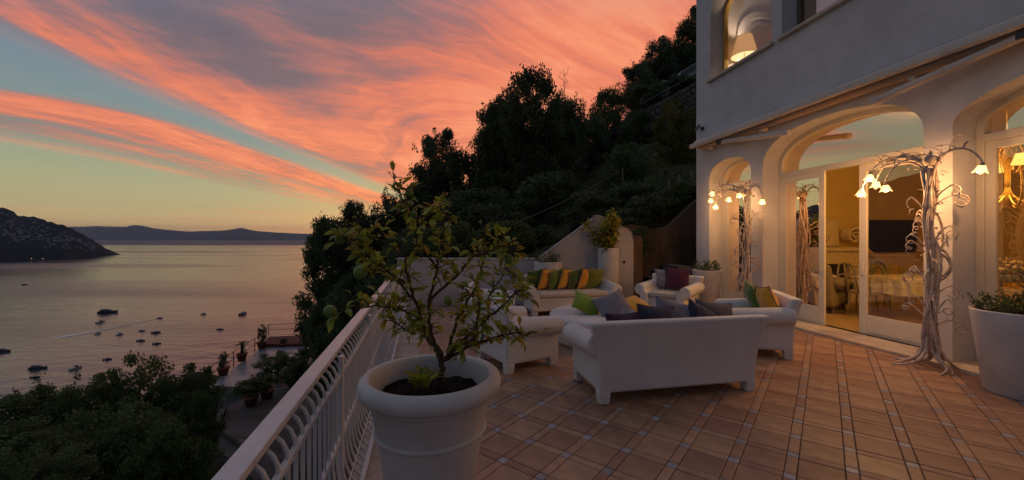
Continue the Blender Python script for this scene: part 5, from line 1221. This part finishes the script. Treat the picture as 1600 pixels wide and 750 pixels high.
def car(label, x, col):
    z = A0.z+(x-A0.x)*dz-.1; c = empty('parked_car', (x, 30.4, z), 0, label, 'car', 'cars parked on the hillside road'); c.rotation_euler = (0, -math.atan(dz), 0)
    pf = [(-2.1, .35), (-2.15, .75), (-1.9, .92), (-1.35, .98), (-.75, 1.42), (.55, 1.45), (1.15, 1.0), (2.0, .86), (2.15, .6), (2.1, .32)]
    MB().extrude(pf, [(a, -.82, b) for a, b in pf], [(a, .82, b) for a, b in pf]).build('body', col, c, bevel=.06, seg=3)
    wf = [(-1.22, 1.0), (-.72, 1.37), (.50, 1.39), (1.0, 1.02)]
    for y in (-.835, .835): MB().extrude(wf, [(a, y-.008, b) for a, b in wf], [(a, y+.008, b) for a, b in wf]).build('side_window', M['car_glass'], c)
    MB().frustum([(.60, -.68, 1.44), (.60, .68, 1.44), (1.12, .72, 1.05), (1.12, -.72, 1.05)], [(.63, -.68, 1.46), (.63, .68, 1.46), (1.15, .72, 1.07), (1.15, -.72, 1.07)]).build('windscreen', M['car_glass'], c)
    for xx in (-1.3, 1.3):
        for y in (-.78, .78):
            w = MB().lathe([(0, -.09), (.22, -.09), (.31, -.07), (.31, .07), (.22, .09), (0, .09)], 20, Matrix.Translation((xx, y, .31)) @ Matrix.Rotation(PI/2, 4, 'X')).build('wheel', M['tyre'], c, smooth=False); MB().lathe([(0, -.1), (.17, -.1), (.17, .1), (0, .1)], 14, Matrix.Translation((xx, y, .31)) @ Matrix.Rotation(PI/2, 4, 'X')).build('rim', M['car_paint'], w)
    for y in (-.6, .6): MB().box(2.02, 2.12, y-.16, y+.16, .62, .76).build('headlight', M['boat_white'], c, bevel=.02)
car('pale car parked by the wall, partly hidden by leaves left of the villa', at(1036, 128, 30.4).x, M['car_paint']); car('pale car higher up the road, cut off by the villa edge', at(1084, 110, 30.4).x, M['boat_white'])
# cable, poles and fence
p0, p1 = at(772, 362, 13), at(968, 268, 15); MB_ = MB(); MB_.tube([p0.lerp(p1, k/10)+Vector((0, 0, -.12*math.sin(PI*k/10))) for k in range(11)], .018, 6)
tag(MB_.build('cable', M['wood']), 'slack grey cable stretched diagonally across the dark slope', 'cable')
for lab, x, yt, yb, Y in (('thin grey stake pole behind the parapet', 807, 352, 404, 12), ('thin grey pole upholding the slanting cable', 973, 262, 345, 15)):
    a, b = at(x, yb+30, Y), at(x, yt, Y); tag(MB().tube([a, a.lerp(b, .5)+Vector((.01, 0, 0)), b], [.035, .03, .025], 7).build('pole', M['wood']), lab, 'pole')
fe = empty('rustic_fence', tuple(at(1064, 330, 11.9)), 0, 'rustic wooden pole fence on the slope beside the villa', 'fence'); o1 = at(1064, 330, 11.9)
for x, yt, yb in ((1061, 273, 334), (1045, 283, 310), (1081, 265, 330)): MB().tube([at(x+3, yb+12, 11.9)-o1, at(x+1, (yt+yb)/2, 11.9)-o1, at(x, yt, 11.9)-o1], [.05, .045, .035], 7).build('post', M['wood'], fe, smooth=True)
MB().tube([at(1036, 299, 11.85)-o1, at(1060, 291, 11.85)-o1, at(1092, 283, 11.85)-o1], [.03, .034, .034], 7).build('rail', M['wood'], fe, smooth=True)

# ------------------------------------------------------------------ air
if HAZE > 0:
    hb = MB().box(-29000, 29000, -3600, 27000, SEA-4, 720)
    hm_ = bpy.data.materials.new('haze_air'); hm_.use_nodes = True; N = hm_.node_tree.nodes; N.remove(N['Principled BSDF'])
    pv = N.new('ShaderNodeVolumePrincipled'); pv.inputs['Color'].default_value = (.62, .78, 1.0, 1); pv.inputs['Density'].default_value = HAZE; pv.inputs['Anisotropy'].default_value = 0.2
    hm_.node_tree.links.new(pv.outputs[0], N['Material Output'].inputs['Volume']); tag(hb.build('haze', hm_), kind='stuff')
